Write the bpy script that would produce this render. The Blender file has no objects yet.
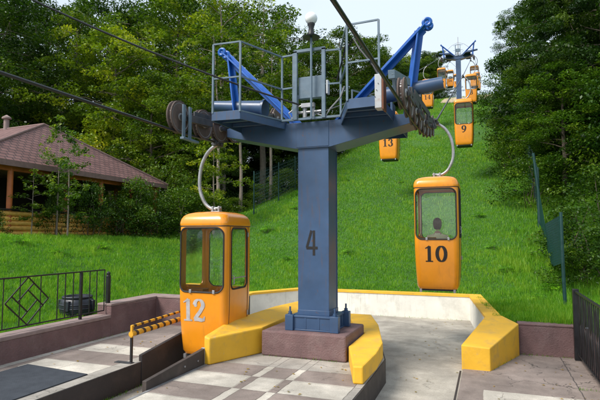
import bpy, bmesh, math, random
import numpy as np
from mathutils import Vector, Matrix
from mathutils.geometry import delaunay_2d_cdt
R = math.radians
random.seed(7)
S = bpy.context.scene
COL = S.collection
PI = math.pi

# ------------------------------------------------------------------ materials
def new_mat(name):
    m = bpy.data.materials.new(name); m.use_nodes = True
    nt = m.node_tree; nt.nodes.clear()
    return m, nt, nt.nodes, nt.links
def node(nt, typ, **kw):
    n = nt.nodes.new(typ)
    for k, v in kw.items():
        if k in n.inputs: n.inputs[k].default_value = v
        else: setattr(n, k, v)
    return n
def c4(c): return (c[0], c[1], c[2], 1)
def mixc(nt, fac, a, b, blend='MIX'):
    n = nt.nodes.new('ShaderNodeMix'); n.data_type = 'RGBA'; n.blend_type = blend
    for i, v in ((0, fac), (6, a), (7, b)):
        if hasattr(v, 'links'): nt.links.new(v, n.inputs[i])
        elif isinstance(v, (int, float)): n.inputs[i].default_value = v
        else: n.inputs[i].default_value = c4(v)
    return n.outputs[2]
def math_(nt, op, a, b=0.0, c=None):
    n = nt.nodes.new('ShaderNodeMath'); n.operation = op
    for i, v in enumerate((a, b) if c is None else (a, b, c)):
        if hasattr(v, 'links'): nt.links.new(v, n.inputs[i])
        else: n.inputs[i].default_value = v
    return n.outputs[0]
def ramp(nt, fac, stops, interp='LINEAR'):
    n = nt.nodes.new('ShaderNodeValToRGB'); n.color_ramp.interpolation = interp
    el = n.color_ramp.elements
    while len(el) > 1: el.remove(el[-1])
    for i, (p, c) in enumerate(stops):
        e = el[0] if i == 0 else el.new(p)
        e.position = p; e.color = c4(c) if hasattr(c, '__len__') else (c, c, c, 1)
    nt.links.new(fac, n.inputs[0]); return n.outputs[0]
def coords(nt, kind='Object'):
    return nt.nodes.new('ShaderNodeTexCoord').outputs[kind]
def noise(nt, vec, scale, detail=4, rough=.55, dist=0):
    n = node(nt, 'ShaderNodeTexNoise'); n.inputs['Scale'].default_value = scale
    n.inputs['Detail'].default_value = detail; n.inputs['Roughness'].default_value = rough
    n.inputs['Distortion'].default_value = dist
    if vec is not None: nt.links.new(vec, n.inputs['Vector'])
    return n.outputs['Fac']
def finish(nt, col, rough=.6, bump=None, bs=.2, bd=.01, metal=0, spec=.5, coat=0):
    p = node(nt, 'ShaderNodeBsdfPrincipled'); o = node(nt, 'ShaderNodeOutputMaterial')
    if hasattr(col, 'links'): nt.links.new(col, p.inputs['Base Color'])
    else: p.inputs['Base Color'].default_value = c4(col)
    if hasattr(rough, 'links'): nt.links.new(rough, p.inputs['Roughness'])
    else: p.inputs['Roughness'].default_value = rough
    p.inputs['Metallic'].default_value = metal; p.inputs['Specular IOR Level'].default_value = spec
    p.inputs['Coat Weight'].default_value = coat; p.inputs['Coat Roughness'].default_value = .12
    if bump is not None:
        b = node(nt, 'ShaderNodeBump'); b.inputs['Strength'].default_value = bs; b.inputs['Distance'].default_value = bd
        nt.links.new(bump, b.inputs['Height']); nt.links.new(b.outputs[0], p.inputs['Normal'])
    nt.links.new(p.outputs[0], o.inputs[0]); return p
def paint(name, col, rough=.45, var=.12, scale=6, dirt=None, dirt_amt=.3, dirt_scale=3, bump=.15, coat=0, metal=0, bd=.003, spec=.5, chips=None, runs=None, run_amt=.5):
    m, nt, N, L = new_mat(name); v = coords(nt)
    n1 = noise(nt, v, scale, 6)
    lo = tuple(c*(1-var) for c in col); hi = tuple(min(1, c*(1+var)) for c in col)
    c = ramp(nt, n1, [(.3, lo), (.7, hi)])
    if dirt:
        f = ramp(nt, noise(nt, v, dirt_scale, 8, .7, .3), [(.5, 0), (.72, dirt_amt)])
        c = mixc(nt, f, c, dirt)
    if chips:
        f = ramp(nt, noise(nt, v, 11, 8, .75, .2), [(.635, 0), (.66, .8)])
        c = mixc(nt, f, c, chips)
    if runs:
        mp = node(nt, 'ShaderNodeMapping'); mp.inputs['Scale'].default_value = (16, 16, 1.1); nt.links.new(v, mp.inputs['Vector'])
        f = ramp(nt, noise(nt, mp.outputs[0], 1.6, 6, .65), [(.54, 0), (.72, run_amt)])
        f = math_(nt, 'MULTIPLY', f, ramp(nt, noise(nt, v, 1.7, 3), [(.42, 0), (.6, 1)]))
        c = mixc(nt, f, c, runs)
    r = ramp(nt, n1, [(.3, rough*.85), (.7, min(1, rough*1.2))])
    finish(nt, c, r, noise(nt, v, scale*9, 5), bump, bd, metal, spec, coat)
    return m
M = {}
M['blue'] = paint('steel_blue_paint', (.040, .080, .162), .36, .14, 3, (.035, .05, .08), .4, 2.2, .12, chips=(.13, .065, .04), runs=(.11, .065, .045), run_amt=.6)
M['strut_blue'] = paint('bright_blue_paint', (.006, .095, .40), .32, .15, 5, (.02, .05, .2), .4, 3, .08)
M['rail_grey'] = paint('rail_grey_paint', (.105, .155, .205), .4, .15, 9, (.2, .2, .2), .3, 6, .1)
M['orange'] = paint('orange_lacquer', (.80, .285, .010), .32, .06, 2, (.45, .16, .02), .35, 2.5, .02, coat=.4, runs=(.42, .17, .03), run_amt=.6)
M['yellow'] = paint('yellow_wall_paint', (.76, .42, .025), .6, .1, 3, (.42, .27, .09), .65, 4, .4, bd=.006, chips=(.45, .38, .26))
M['white_wall'] = paint('white_wall_paint', (.74, .72, .65), .75, .08, 3, (.36, .34, .28), .55, 2.2, .4, bd=.006, runs=(.25, .23, .18), run_amt=.6)
M['brown'] = paint('brown_wall_paint', (.155, .09, .088), .8, .2, 5, (.24, .17, .16), .6, 3, .9, bd=.012)
M['pink_cap'] = paint('worn_pink_cap', (.26, .19, .175), .8, .15, 6, (.15, .10, .10), .5, 4, .6, bd=.006)
M['pit_black'] = paint('black_pit_paint', (.028, .022, .022), .6, .3, 5, (.07, .05, .045), .6, 3, .5, bd=.006)
M['plank'] = paint('dark_brown_plate', (.05, .038, .033), .65, .3, 5, (.11, .08, .07), .6, 4, .5)
M['black'] = paint('black_enamel', (.012, .012, .014), .4, .2, 9)
M['rubber'] = paint('black_rubber', (.015, .015, .015), .6, .2, 9)
M['tyre'] = paint('sheave_tyre', (.10, .07, .06), .8, .3, 12, (.03, .025, .02), .6, 9, .4)
M['steel'] = paint('worn_steel', (.36, .36, .37), .38, .15, 9, (.12, .08, .06), .4, 8, .2, metal=.5)
M['dark_steel'] = paint('greasy_steel', (.07, .072, .078), .5, .3, 9, (.12, .07, .045), .5, 8, .3, metal=.4)
M['number_grey'] = paint('number_grey', (.42, .40, .40), .4, .25, 8)
M['number_black'] = paint('number_black', (.012, .009, .008), .5, .1, 8)
M['green_post'] = paint('green_fence_paint', (.004, .038, .036), .5, .2, 9)
M['bin'] = paint('dark_bin_plastic', (.016, .019, .028), .4, .2, 5)
M['box_white'] = paint('box_white_paint', (.42, .44, .46), .5, .1, 5, (.3, .15, .08), .6, 5)
M['rust'] = paint('rust', (.16, .06, .03), .8, .3, 9)
M['seat'] = paint('seat_orange', (.42, .14, .02), .5, .1, 5)
M['log'] = paint('varnished_log', (.86, .47, .11), .42, .2, 4, (.3, .14, .04), .5, 6, .2)
M['post_red'] = paint('stained_post', (.45, .12, .03), .5, .2, 5)
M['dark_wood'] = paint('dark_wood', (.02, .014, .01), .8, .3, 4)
M['concrete_slab'] = None
M['skin'] = paint('skin', (.52, .30, .21), .55, .05, 8)
M['hair'] = paint('hair', (.13, .075, .045), .5, .3, 30)
M['shirt'] = paint('shirt', (.92, .86, .58), .85, .08, 12)
M['trousers'] = paint('trousers', (.05, .06, .10), .85, .15, 12)
M['sand'] = paint('sandy_ground', (.42, .33, .22), .9, .2, 1, bump=.5, bd=.03)

def glass_mat():
    m, nt, N, L = new_mat('window_glass')
    t = node(nt, 'ShaderNodeBsdfTransparent'); t.inputs[0].default_value = (.97, .985, .975, 1)
    g = node(nt, 'ShaderNodeBsdfGlossy'); g.inputs['Roughness'].default_value = .03; g.inputs[0].default_value = (.95, .95, .95, 1)
    fr = node(nt, 'ShaderNodeFresnel'); fr.inputs[0].default_value = 1.5
    f = math_(nt, 'ADD', fr.outputs[0], .015)
    mx = node(nt, 'ShaderNodeMixShader'); o = node(nt, 'ShaderNodeOutputMaterial')
    L.new(f, mx.inputs[0]); L.new(t.outputs[0], mx.inputs[1]); L.new(g.outputs[0], mx.inputs[2]); L.new(mx.outputs[0], o.inputs[0])
    return m
M['glass'] = glass_mat()
def globe_mat():
    m, nt, N, L = new_mat('opal_globe')
    p = finish(nt, (.85, .86, .87), .18)
    p.inputs['Transmission Weight'].default_value = .0
    p.inputs['Subsurface Weight'].default_value = .4; p.inputs['Subsurface Radius'].default_value = (.1, .1, .1)
    return m
M['globe'] = globe_mat()
def leaf_mat(name, dark, mid, light, trans=.35):
    m, nt, N, L = new_mat(name)
    a = node(nt, 'ShaderNodeAttribute'); a.attribute_name = 'tint'
    c = ramp(nt, a.outputs['Fac'], [(0, dark), (.45, mid), (1, light)])
    oi = node(nt, 'ShaderNodeObjectInfo')
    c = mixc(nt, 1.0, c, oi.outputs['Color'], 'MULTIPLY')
    p = node(nt, 'ShaderNodeBsdfPrincipled'); L.new(c, p.inputs['Base Color'])
    p.inputs['Roughness'].default_value = .42; p.inputs['Specular IOR Level'].default_value = .35
    t = node(nt, 'ShaderNodeBsdfTranslucent')
    c2 = mixc(nt, 1.0, c, (1.25, 1.35, .6), 'MULTIPLY'); L.new(c2, t.inputs[0])
    mx = node(nt, 'ShaderNodeMixShader'); mx.inputs[0].default_value = trans
    o = node(nt, 'ShaderNodeOutputMaterial')
    L.new(p.outputs[0], mx.inputs[1]); L.new(t.outputs[0], mx.inputs[2]); L.new(mx.outputs[0], o.inputs[0])
    return m
M['leaf'] = leaf_mat('broad_leaf', (.018, .048, .008), (.070, .135, .014), (.23, .29, .035))
M['grass'] = leaf_mat('grass_blade', (.065, .19, .010), (.13, .325, .018), (.28, .42, .04), .45)
M['bark'] = paint('bark', (.13, .10, .075), .9, .4, 5, (.05, .06, .03), .5, 3, .9, bd=.03)
M['pale_bark'] = paint('pale_bark', (.26, .21, .17), .9, .3, 5, (.10, .09, .06), .5, 3, .9, bd=.02)

def turf_mat():
    m, nt, N, L = new_mat('turf'); v = coords(nt)
    a = ramp(nt, noise(nt, v, .35, 5), [(.3, (.035, .11, .010)), (.6, (.055, .16, .012)), (.8, (.08, .16, .02))])
    b = ramp(nt, noise(nt, v, 9, 6, .7), [(.35, .55), (.7, 1.25)])
    c = mixc(nt, 1.0, a, b, 'MULTIPLY')
    finish(nt, c, .9, noise(nt, v, 14, 6, .7), .9, .06); return m
M['turf'] = turf_mat()

def pave_mat(name, kind):
    m, nt, N, L = new_mat(name); v = coords(nt)
    sx = node(nt, 'ShaderNodeSeparateXYZ')
    wob = node(nt, 'ShaderNodeTexNoise'); wob.inputs['Scale'].default_value = 7; wob.inputs['Detail'].default_value = 5
    L.new(v, wob.inputs['Vector'])
    wv = node(nt, 'ShaderNodeVectorMath', operation='MULTIPLY_ADD'); L.new(wob.outputs['Color'], wv.inputs[0])
    wv.inputs[1].default_value = (.035, .035, 0); L.new(v, wv.inputs[2])
    L.new(wv.outputs[0], sx.inputs[0]); X, Y = sx.outputs[0], sx.outputs[1]
    def mapr(s, a, b):
        n = node(nt, 'ShaderNodeMapRange'); L.new(s, n.inputs[0]); n.inputs[1].default_value = a; n.inputs[2].default_value = b; return n.outputs[0]
    fine = noise(nt, v, 60, 4, .7); mid = noise(nt, v, 4, 7, .65); big = noise(nt, v, .9, 5, .6)
    pale = ramp(nt, mid, [(.3, (.50, .455, .385)), (.7, (.68, .625, .54))])
    pur = ramp(nt, mid, [(.3, (.225, .178, .155)), (.7, (.325, .265, .232))])
    grey = ramp(nt, mid, [(.3, (.33, .30, .26)), (.7, (.46, .42, .37))])
    o = .0175
    if kind == 'island':
        xs = [(-1.25, 0), (-.385, 1), (-.27, 0), (.05, 1), (.16, 0)]
        cx = ramp(nt, mapr(X, -1.3+o, 1.7+o), [((x+1.3)/3, c) for x, c in xs], 'CONSTANT')
        ys = []; y = -.93; k = 0
        while y > -7.4:
            ys.append((y-(.50 if k == 0 else .48), k % 2)); y = ys[-1][0]; k += 1
        ys = sorted(ys)
        cy = ramp(nt, mapr(Y, -8+o, 0+o), [(0, 0)]+[((a+8)/8, b) for a, b in ys if (a+8)/8 > 0.001], 'CONSTANT')
        xor = math_(nt, 'ABSOLUTE', math_(nt, 'SUBTRACT', cx, cy))
        c = mixc(nt, xor, pur, pale)
        c = mixc(nt, math_(nt, 'GREATER_THAN', Y, -.93+o), c, grey)
        c = mixc(nt, math_(nt, 'GREATER_THAN', X, .9+o), c, grey)
    elif kind == 'left':
        ys = [(-9, 0), (-2.6, 0), (-2.08, 1), (-1.62, 0), (-1.06, 1), (-.62, 0)]
        cy = ramp(nt, mapr(Y, -10+o, 2+o), [((a+10)/12, b) for a, b in ys], 'CONSTANT')
        c = mixc(nt, cy, pur, pale)
        c = mixc(nt, math_(nt, 'GREATER_THAN', X, -2.3+o), c, grey)
        edge = math_(nt, 'LESS_THAN', X, -3.45+o)
        edge2 = ramp(nt, mapr(X, -3.95+o, -3.45+o), [(0, .0), (.45, 1), (.75, 0)], 'CONSTANT')
        c = mixc(nt, edge, c, mixc(nt, edge2, pur, pale))
    elif kind == 'right':
        sl = math_(nt, 'MULTIPLY', math_(nt, 'LESS_THAN', Y, .06+o), math_(nt, 'LESS_THAN', X, 3.42+o))
        sl = math_(nt, 'MULTIPLY', sl, math_(nt, 'GREATER_THAN', X, 2.25+o))
        c = mixc(nt, sl, pur, pale)
        j = math_(nt, 'LESS_THAN', math_(nt, 'ABSOLUTE', math_(nt, 'SUBTRACT', X, 3.42+o)), .008)
        c = mixc(nt, math_(nt, 'MULTIPLY', j, .8), c, (.05, .045, .045))
    else:
        c = ramp(nt, mid, [(.3, (.36, .325, .27)), (.7, (.50, .455, .385))])
    # weather stains, grit and cracks
    st = ramp(nt, big, [(.42, .62), (.62, 1.08)]); c = mixc(nt, .85, c, st, 'MULTIPLY')
    gr = ramp(nt, fine, [(.3, .78), (.7, 1.14)]); c = mixc(nt, .9, c, gr, 'MULTIPLY')
    sp = ramp(nt, noise(nt, v, 130, 2, .5), [(.70, 0), (.76, .55)]); c = mixc(nt, sp, c, (.08, .07, .06))
    vo = node(nt, 'ShaderNodeTexVoronoi'); vo.feature = 'DISTANCE_TO_EDGE'; vo.inputs['Scale'].default_value = {'right': 1.5, 'lane': .55}.get(kind, .8)
    wv2 = node(nt, 'ShaderNodeVectorMath', operation='MULTIPLY_ADD'); L.new(wob.outputs['Color'], wv2.inputs[0])
    wv2.inputs[1].default_value = (.35, .35, 0); L.new(v, wv2.inputs[2]); L.new(wv2.outputs[0], vo.inputs['Vector'])
    cr = ramp(nt, vo.outputs['Distance'], [(0, 1), (.006, .9), (.012, 0)])
    keep = ramp(nt, noise(nt, v, 1.1, 3), [(.47, 0), (.53, 1)])
    crk = math_(nt, 'MULTIPLY', cr, keep)
    jl = None
    if kind in ('island', 'left'):
        def near(s_, b): return math_(nt, 'LESS_THAN', math_(nt, 'ABSOLUTE', math_(nt, 'SUBTRACT', s_, b+o)), .0045)
        lines = [near(X, b) for b in ((-.385,-.27,.05,.16,.9) if kind == 'island' else (-3.45,-2.3,-2.86))]
        if kind == 'island': lines += [near(Y, -.93)]+[near(Y, -1.43-.48*q) for q in range(9)]
        else: lines += [near(Y, b) for b in (-2.6,-2.08,-1.62,-1.06,-.62,-.1,.5)]
        jl = lines[0]
        for q in lines[1:]: jl = math_(nt, 'MAXIMUM', jl, q)
        jl = math_(nt, 'MULTIPLY', jl, ramp(nt, mid, [(.35, .35), (.6, 1)]))
        c = mixc(nt, math_(nt, 'MULTIPLY', jl, .75), c, (.07, .06, .05))
        crk = math_(nt, 'MAXIMUM', crk, jl)
    c = mixc(nt, math_(nt, 'MULTIPLY', crk, {'right': .8, 'lane': .25}.get(kind, .3)), c, (.04, .035, .03))
    h = math_(nt, 'SUBTRACT', fine, math_(nt, 'MULTIPLY', crk, 1.5))
    finish(nt, c, .85, h, .5, .006); return m
for k in ('island', 'left', 'right', 'lane'): M['pave_'+k] = pave_mat('paving_'+k, k)

def mat_mat():
    m, nt, N, L = new_mat('ribbed_rubber_mat'); v = coords(nt)
    c = ramp(nt, noise(nt, v, 5, 6, .7), [(.3, (.020, .024, .032)), (.75, (.045, .052, .064))])
    w = node(nt, 'ShaderNodeTexChecker'); w.inputs['Scale'].default_value = 60; L.new(v, w.inputs['Vector'])
    finish(nt, c, .7, w.outputs['Fac'], .4, .004); return m
M['mat'] = mat_mat()
def stripe_mat():
    m, nt, N, L = new_mat('hazard_stripes'); v = coords(nt)
    s = node(nt, 'ShaderNodeSeparateXYZ'); L.new(v, s.inputs[0])
    q = math_(nt, 'FRACT', math_(nt, 'MULTIPLY', math_(nt, 'ADD', s.outputs[1], math_(nt, 'MULTIPLY', s.outputs[2], .25)), 6.6))
    f = math_(nt, 'LESS_THAN', q, .36)
    f = math_(nt, 'MULTIPLY', f, ramp(nt, noise(nt, v, 30, 5, .7), [(.3, .75), (.45, 1)]))
    c = mixc(nt, f, ramp(nt, noise(nt, v, 12, 5), [(.3, (.58, .28, .02)), (.7, (.75, .40, .03))]), (.02, .017, .015))
    finish(nt, c, .5, noise(nt, v, 60), .15, .003); return m
M['stripe'] = stripe_mat()
def shingle_mat():
    m, nt, N, L = new_mat('roof_shingles')
    v = coords(nt, 'UV')
    b = node(nt, 'ShaderNodeTexBrick'); L.new(v, b.inputs['Vector'])
    b.inputs['Color1'].default_value = (.165, .078, .070, 1); b.inputs['Color2'].default_value = (.23, .118, .105, 1); b.inputs['Mortar'].default_value = (.06, .035, .035, 1)
    b.inputs['Scale'].default_value = 1; b.inputs['Mortar Size'].default_value = .018; b.inputs['Brick Width'].default_value = .26; b.inputs['Row Height'].default_value = .17
    c = mixc(nt, .5, b.outputs['Color'], ramp(nt, noise(nt, v, 3, 6), [(.3, .6), (.7, 1.2)]), 'MULTIPLY')
    inv = math_(nt, 'SUBTRACT', 1.0, b.outputs['Fac'])
    finish(nt, c, .75, inv, .6, .02); return m
M['shingle'] = shingle_mat()

# ------------------------------------------------------------------ mesh helpers
class MB:
    def __init__(s): s.v = []; s.f = []
    def add(s, vs, fs):
        b = len(s.v); s.v += [tuple(p) for p in vs]; s.f += [tuple(i+b for i in f) for f in fs]; return s
    def box(s, x0, x1, y0, y1, z0, z1):
        return s.add([(x0,y0,z0),(x1,y0,z0),(x1,y1,z0),(x0,y1,z0),(x0,y0,z1),(x1,y0,z1),(x1,y1,z1),(x0,y1,z1)],
                     [(3,2,1,0),(4,5,6,7),(0,1,5,4),(1,2,6,5),(2,3,7,6),(3,0,4,7)])
    def bar(s, p, q, w, h, up=(0,0,1)):
        p, q = Vector(p), Vector(q); d = (q-p).normalized(); u = Vector(up)
        if abs(d.dot(u)) > .98: u = Vector((0,1,0))
        a = d.cross(u).normalized()*w/2; b = a.cross(d).normalized()*h/2
        return s.add([p-a-b,p+a-b,p+a+b,p-a+b,q-a-b,q+a-b,q+a+b,q-a+b],
                     [(0,1,2,3),(7,6,5,4),(4,5,1,0),(5,6,2,1),(6,7,3,2),(7,4,0,3)])
    def tube(s, pts, r, n=8, closed=False, cap=True):
        pts = [Vector(p) for p in pts]; rs = r if hasattr(r, '__len__') else [r]*len(pts)
        m = len(pts); rings = []; prev = None
        for i in range(m):
            if closed: d = pts[(i+1) % m]-pts[i-1]
            else: d = pts[min(i+1, m-1)]-pts[max(i-1, 0)]
            d.normalize()
            if prev is None:
                a = d.cross(Vector((0,0,1)))
                if a.length < .05: a = d.cross(Vector((0,1,0)))
            else: a = prev-d*prev.dot(d)
            a.normalize(); prev = a; b = d.cross(a)
            rings.append([pts[i]+(a*math.cos(2*PI*k/n)+b*math.sin(2*PI*k/n))*rs[i] for k in range(n)])
        vs = [p for rg in rings for p in rg]; fs = []
        for i in range(m if closed else m-1):
            j = (i+1) % m
            for k in range(n):
                l = (k+1) % n; fs.append((i*n+k, i*n+l, j*n+l, j*n+k))
        if cap and not closed: fs += [tuple(range(n))[::-1], tuple(range((m-1)*n, m*n))]
        return s.add(vs, fs)
    def cyl(s, p, q, r0, r1=None, n=20): return s.tube([p, q], [r0, r0 if r1 is None else r1], n)
    def lathe(s, prof, c=(0,0,0), n=28, axis='z'):
        vs = []; fs = []; m = len(prof)
        for r, z in prof:
            for k in range(n):
                a = 2*PI*k/n; x, y = r*math.cos(a), r*math.sin(a)
                p = (x, y, z) if axis == 'z' else ((z, x, y) if axis == 'x' else (x, z, y))
                vs.append((p[0]+c[0], p[1]+c[1], p[2]+c[2]))
        for i in range(m-1):
            for k in range(n):
                l = (k+1) % n; fs.append((i*n+k, i*n+l, (i+1)*n+l, (i+1)*n+k))
        fs += [tuple(range(n))[::-1], tuple(range((m-1)*n, m*n))]
        return s.add(vs, fs)
    def prism(s, poly, z0, z1):
        n = len(poly); zt = z1 if hasattr(z1, '__len__') else [z1]*n; zb = z0 if hasattr(z0, '__len__') else [z0]*n
        vs = [(x, y, zb[i]) for i, (x, y) in enumerate(poly)]+[(x, y, zt[i]) for i, (x, y) in enumerate(poly)]
        return s.add(vs, [tuple(range(n))[::-1], tuple(range(n, 2*n))]+[(i, (i+1) % n, n+(i+1) % n, n+i) for i in range(n)])
    def loft(s, rings, cap=True):
        n = len(rings[0]); vs = [p for r in rings for p in r]; fs = []
        for i in range(len(rings)-1):
            for k in range(n):
                l = (k+1) % n; fs.append((i*n+k, i*n+l, (i+1)*n+l, (i+1)*n+k))
        if cap: fs += [tuple(range(n))[::-1], tuple(range((len(rings)-1)*n, len(rings)*n))]
        return s.add(vs, fs)
    def mesh(s, name, mat=None, smooth=35):
        me = bpy.data.meshes.new(name); me.from_pydata(s.v, [], s.f); me.validate()
        bm = bmesh.new(); bm.from_mesh(me); bmesh.ops.recalc_face_normals(bm, faces=bm.faces); bm.to_mesh(me); bm.free()
        if mat: me.materials.append(M[mat] if isinstance(mat, str) else mat)
        if smooth: me.shade_smooth(); me.set_sharp_from_angle(angle=R(smooth))
        return me
    def build(s, name, mat, parent=None, bevel=0, smooth=35, loc=None):
        me = s.mesh(name, mat, smooth)
        return link(name, me, parent, bevel, loc)
def link(name, me, parent=None, bevel=0, loc=None):
    o = bpy.data.objects.new(name, me); COL.objects.link(o)
    if parent: o.parent = parent
    if loc: o.location = loc
    if bevel:
        b = o.modifiers.new('bevel', 'BEVEL'); b.width = bevel; b.segments = 2; b.limit_method = 'ANGLE'; b.angle_limit = R(40); b.harden_normals = False
    return o
def tag(o, label=None, cat=None, group=None, kind=None):
    if label: o['label'] = label
    if cat: o['category'] = cat
    if group: o['group'] = group
    if kind: o['kind'] = kind
    return o
def empty(name, loc=(0,0,0), rz=0, **kw):
    o = bpy.data.objects.new(name, None); COL.objects.link(o); o.location = loc; o.rotation_euler = (0,0,rz); o.empty_display_size = .2
    return tag(o, **kw)
def kids(o): return [c for c in bpy.data.objects if c.parent == o]
def copy_tree(o, parent=None, skip=()):
    c = o.copy(); COL.objects.link(c); c.parent = parent
    for ch in kids(o):
        if ch.name.split('.')[0] not in skip: copy_tree(ch, c, skip)
    return c

# ------------------------------------------------------------------ terrain
GP = [(-200,.2),(-6,.2),(5.9,.2),(7,.38),(10,1.25),(15,3.35),(22,6.2),(30.5,9.6),(38,12.6),(44,14.9),(50,16.9),(58,18.6),(70,19.6),(100,20),(500,22)]
gpy = np.array([p[0] for p in GP]); gpz = np.array([p[1] for p in GP])
def sst(x): x = np.clip(x, 0, 1); return x*x*(3-2*x)
def Hn(X, Y):
    X = np.asarray(X, float); Y = np.asarray(Y, float)
    g = np.interp(Y, gpy, gpz)
    left = .33+1.32*sst((-4.2-X)/6.0)+np.clip((Y-9)*.03, 0, 2.5)+np.clip((-20-X)*.05, 0, 3)
    left = np.where(X > -4.2, .2, left)
    left = left-.11*sst((X+6)/1.8)*(X <= -4.2)
    wl = sst((X+15)/10.0)
    h = left*(1-wl)+np.maximum(g, left)*wl
    rb = sst((X-4.5)/8)*np.clip(1.6+.03*Y, 0, 3)
    h = h+rb
    h = h+.05*np.sin(X*1.3+Y*.7)*np.cos(Y*.9-X*.4)*sst((np.abs(Y-6)-1)/3)*(np.abs(X) > 4.5)
    h = h+.22*np.sin(X*.45+1.3)*np.sin(Y*.38)*sst((Y-8)/6)
    return h
def H(x, y): return float(Hn(x, y))
HOLE = [(-3.95,-60),(-3.95,1.33),(-3.1,1.33),(-3.28,4.4),(-2.45,5.93),(1.98,5.93),(2.42,2.6),(3.85,2.45),(3.85,-60)]
def in_poly(X, Y, P):
    X = np.asarray(X); Y = np.asarray(Y); r = np.zeros(X.shape, bool); n = len(P)
    for i in range(n):
        x0, y0 = P[i]; x1, y1 = P[(i+1) % n]
        if y0 == y1: continue
        c = (y0 > Y) != (y1 > Y)
        r ^= c & (X < (x1-x0)*(Y-y0)/(y1-y0)+x0)
    return r
def terrain():
    pts = []
    def grid(x0, x1, y0, y1, st, hole=None):
        for x in np.arange(x0, x1+1e-6, st):
            for y in np.arange(y0, y1+1e-6, st):
                if hole and hole[0] < x < hole[1] and hole[2] < y < hole[3]: continue
                pts.append((x+random.uniform(-.08, .08)*st, y+random.uniform(-.08, .08)*st))
    grid(-16, 9, -4, 22, .6)
    grid(-60, 50, -36, 90, 3, (-16.5, 9.5, -4.5, 22.5))
    grid(-500, 500, -300, 900, 50, (-61, 51, -37, 91))
    P = np.array(pts); keep = ~in_poly(P[:,0], P[:,1], HOLE)
    P = [tuple(p) for p in P[keep]]
    n0 = len(P); bd = []
    for i in range(len(HOLE)):
        a, b = Vector(HOLE[i]), Vector(HOLE[(i+1) % len(HOLE)]); k = max(1, int(min((b-a).length, 60)/1.0))
        for j in range(k): bd.append(tuple(a+(b-a)*j/k))
    edges = [(n0+i, n0+(i+1) % len(bd)) for i in range(len(bd))]
    out = delaunay_2d_cdt([Vector(p) for p in P+bd], edges, [], 0, 1e-5)
    V = np.array([tuple(p) for p in out[0]]); F = out[2]
    cen = np.array([V[list(f)].mean(0) for f in F]); ok = ~in_poly(cen[:,0], cen[:,1], HOLE)
    Z = Hn(V[:,0], V[:,1])
    me = bpy.data.meshes.new('grass_slope')
    me.from_pydata([(x, y, z) for (x, y), z in zip(V, Z)], [], [tuple(f) for f, k in zip(F, ok) if k]); me.materials.append(M['turf']); me.shade_smooth()
    tag(link('ground', me), kind='structure')
terrain()

# camera ------------------------------------------------------------
CAM = Vector((2.36, -7.02, 1.7)); AZ = R(20.6); PITCH = math.atan(36/500)
cam = bpy.data.objects.new('camera', bpy.data.cameras.new('camera')); COL.objects.link(cam)
cam.location = CAM; cam.rotation_euler = (PI/2+PITCH, 0, AZ)
cam.data.sensor_width = 36; cam.data.lens = 500*36/600; cam.data.clip_end = 3000; cam.data.clip_start = .05
S.camera = cam
def place(bearing, dist):            # ground point: bearing in px-tangent right of the heading, distance along it
    r = bearing*dist; f = dist
    return (CAM.x+r*math.cos(AZ)-f*math.sin(AZ), CAM.y+r*math.sin(AZ)+f*math.cos(AZ))
def bp(px): return (px-300)/500.0

# ------------------------------------------------------------------ grass blades
def blades(name, X, Y, hgt, wid, tint, label=None, lean=.45):
    n = len(X); Z = Hn(X, Y)-.01
    rng = np.random.default_rng(3)
    a = rng.uniform(0, 2*PI, n); ld = rng.uniform(0, 2*PI, n); lm = rng.uniform(.1, 1, n)*lean*hgt
    dx, dy = np.cos(a)*wid, np.sin(a)*wid
    V = np.empty((n, 5, 3), np.float32)
    bx, by = np.cos(ld)*lm, np.sin(ld)*lm
    V[:,0] = np.stack([X-dx, Y-dy, Z], 1); V[:,1] = np.stack([X+dx, Y+dy, Z], 1)
    V[:,2] = np.stack([X+dx*.7+bx*.3, Y+dy*.7+by*.3, Z+hgt*.6], 1); V[:,3] = np.stack([X-dx*.7+bx*.3, Y-dy*.7+by*.3, Z+hgt*.6], 1)
    V[:,4] = np.stack([X+bx, Y+by, Z+hgt], 1)
    me = bpy.data.meshes.new(name); me.vertices.add(n*5); me.vertices.foreach_set('co', V.ravel())
    base = np.arange(n)[:,None]*5
    q = base+np.array([[0,1,2,3]]); t = base+np.array([[3,2,4]])
    loops = np.concatenate([q, t], 1).ravel()
    me.loops.add(len(loops)); me.loops.foreach_set('vertex_index', loops.astype(np.int32))
    st = (np.arange(n)[:,None]*7+np.array([[0,4]])).ravel()
    me.polygons.add(n*2); me.polygons.foreach_set('loop_start', st.astype(np.int32))
    at = me.attributes.new('tint', 'FLOAT', 'POINT'); at.data.foreach_set('value', np.repeat(tint, 5).astype(np.float32))
    me.update(); me.validate(); me.materials.append(M['grass']); me.shade_smooth()
    o = link(name, me); return o
def patch_noise(X, Y):
    return (.5+.22*np.sin(X*.9+Y*.35+2)*np.cos(Y*.8-X*.3)+.18*np.sin(X*2.7-Y*1.9)*np.sin(Y*2.3+X*1.1+1)+.12*np.sin(X*6.1+Y*4.7))
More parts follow.
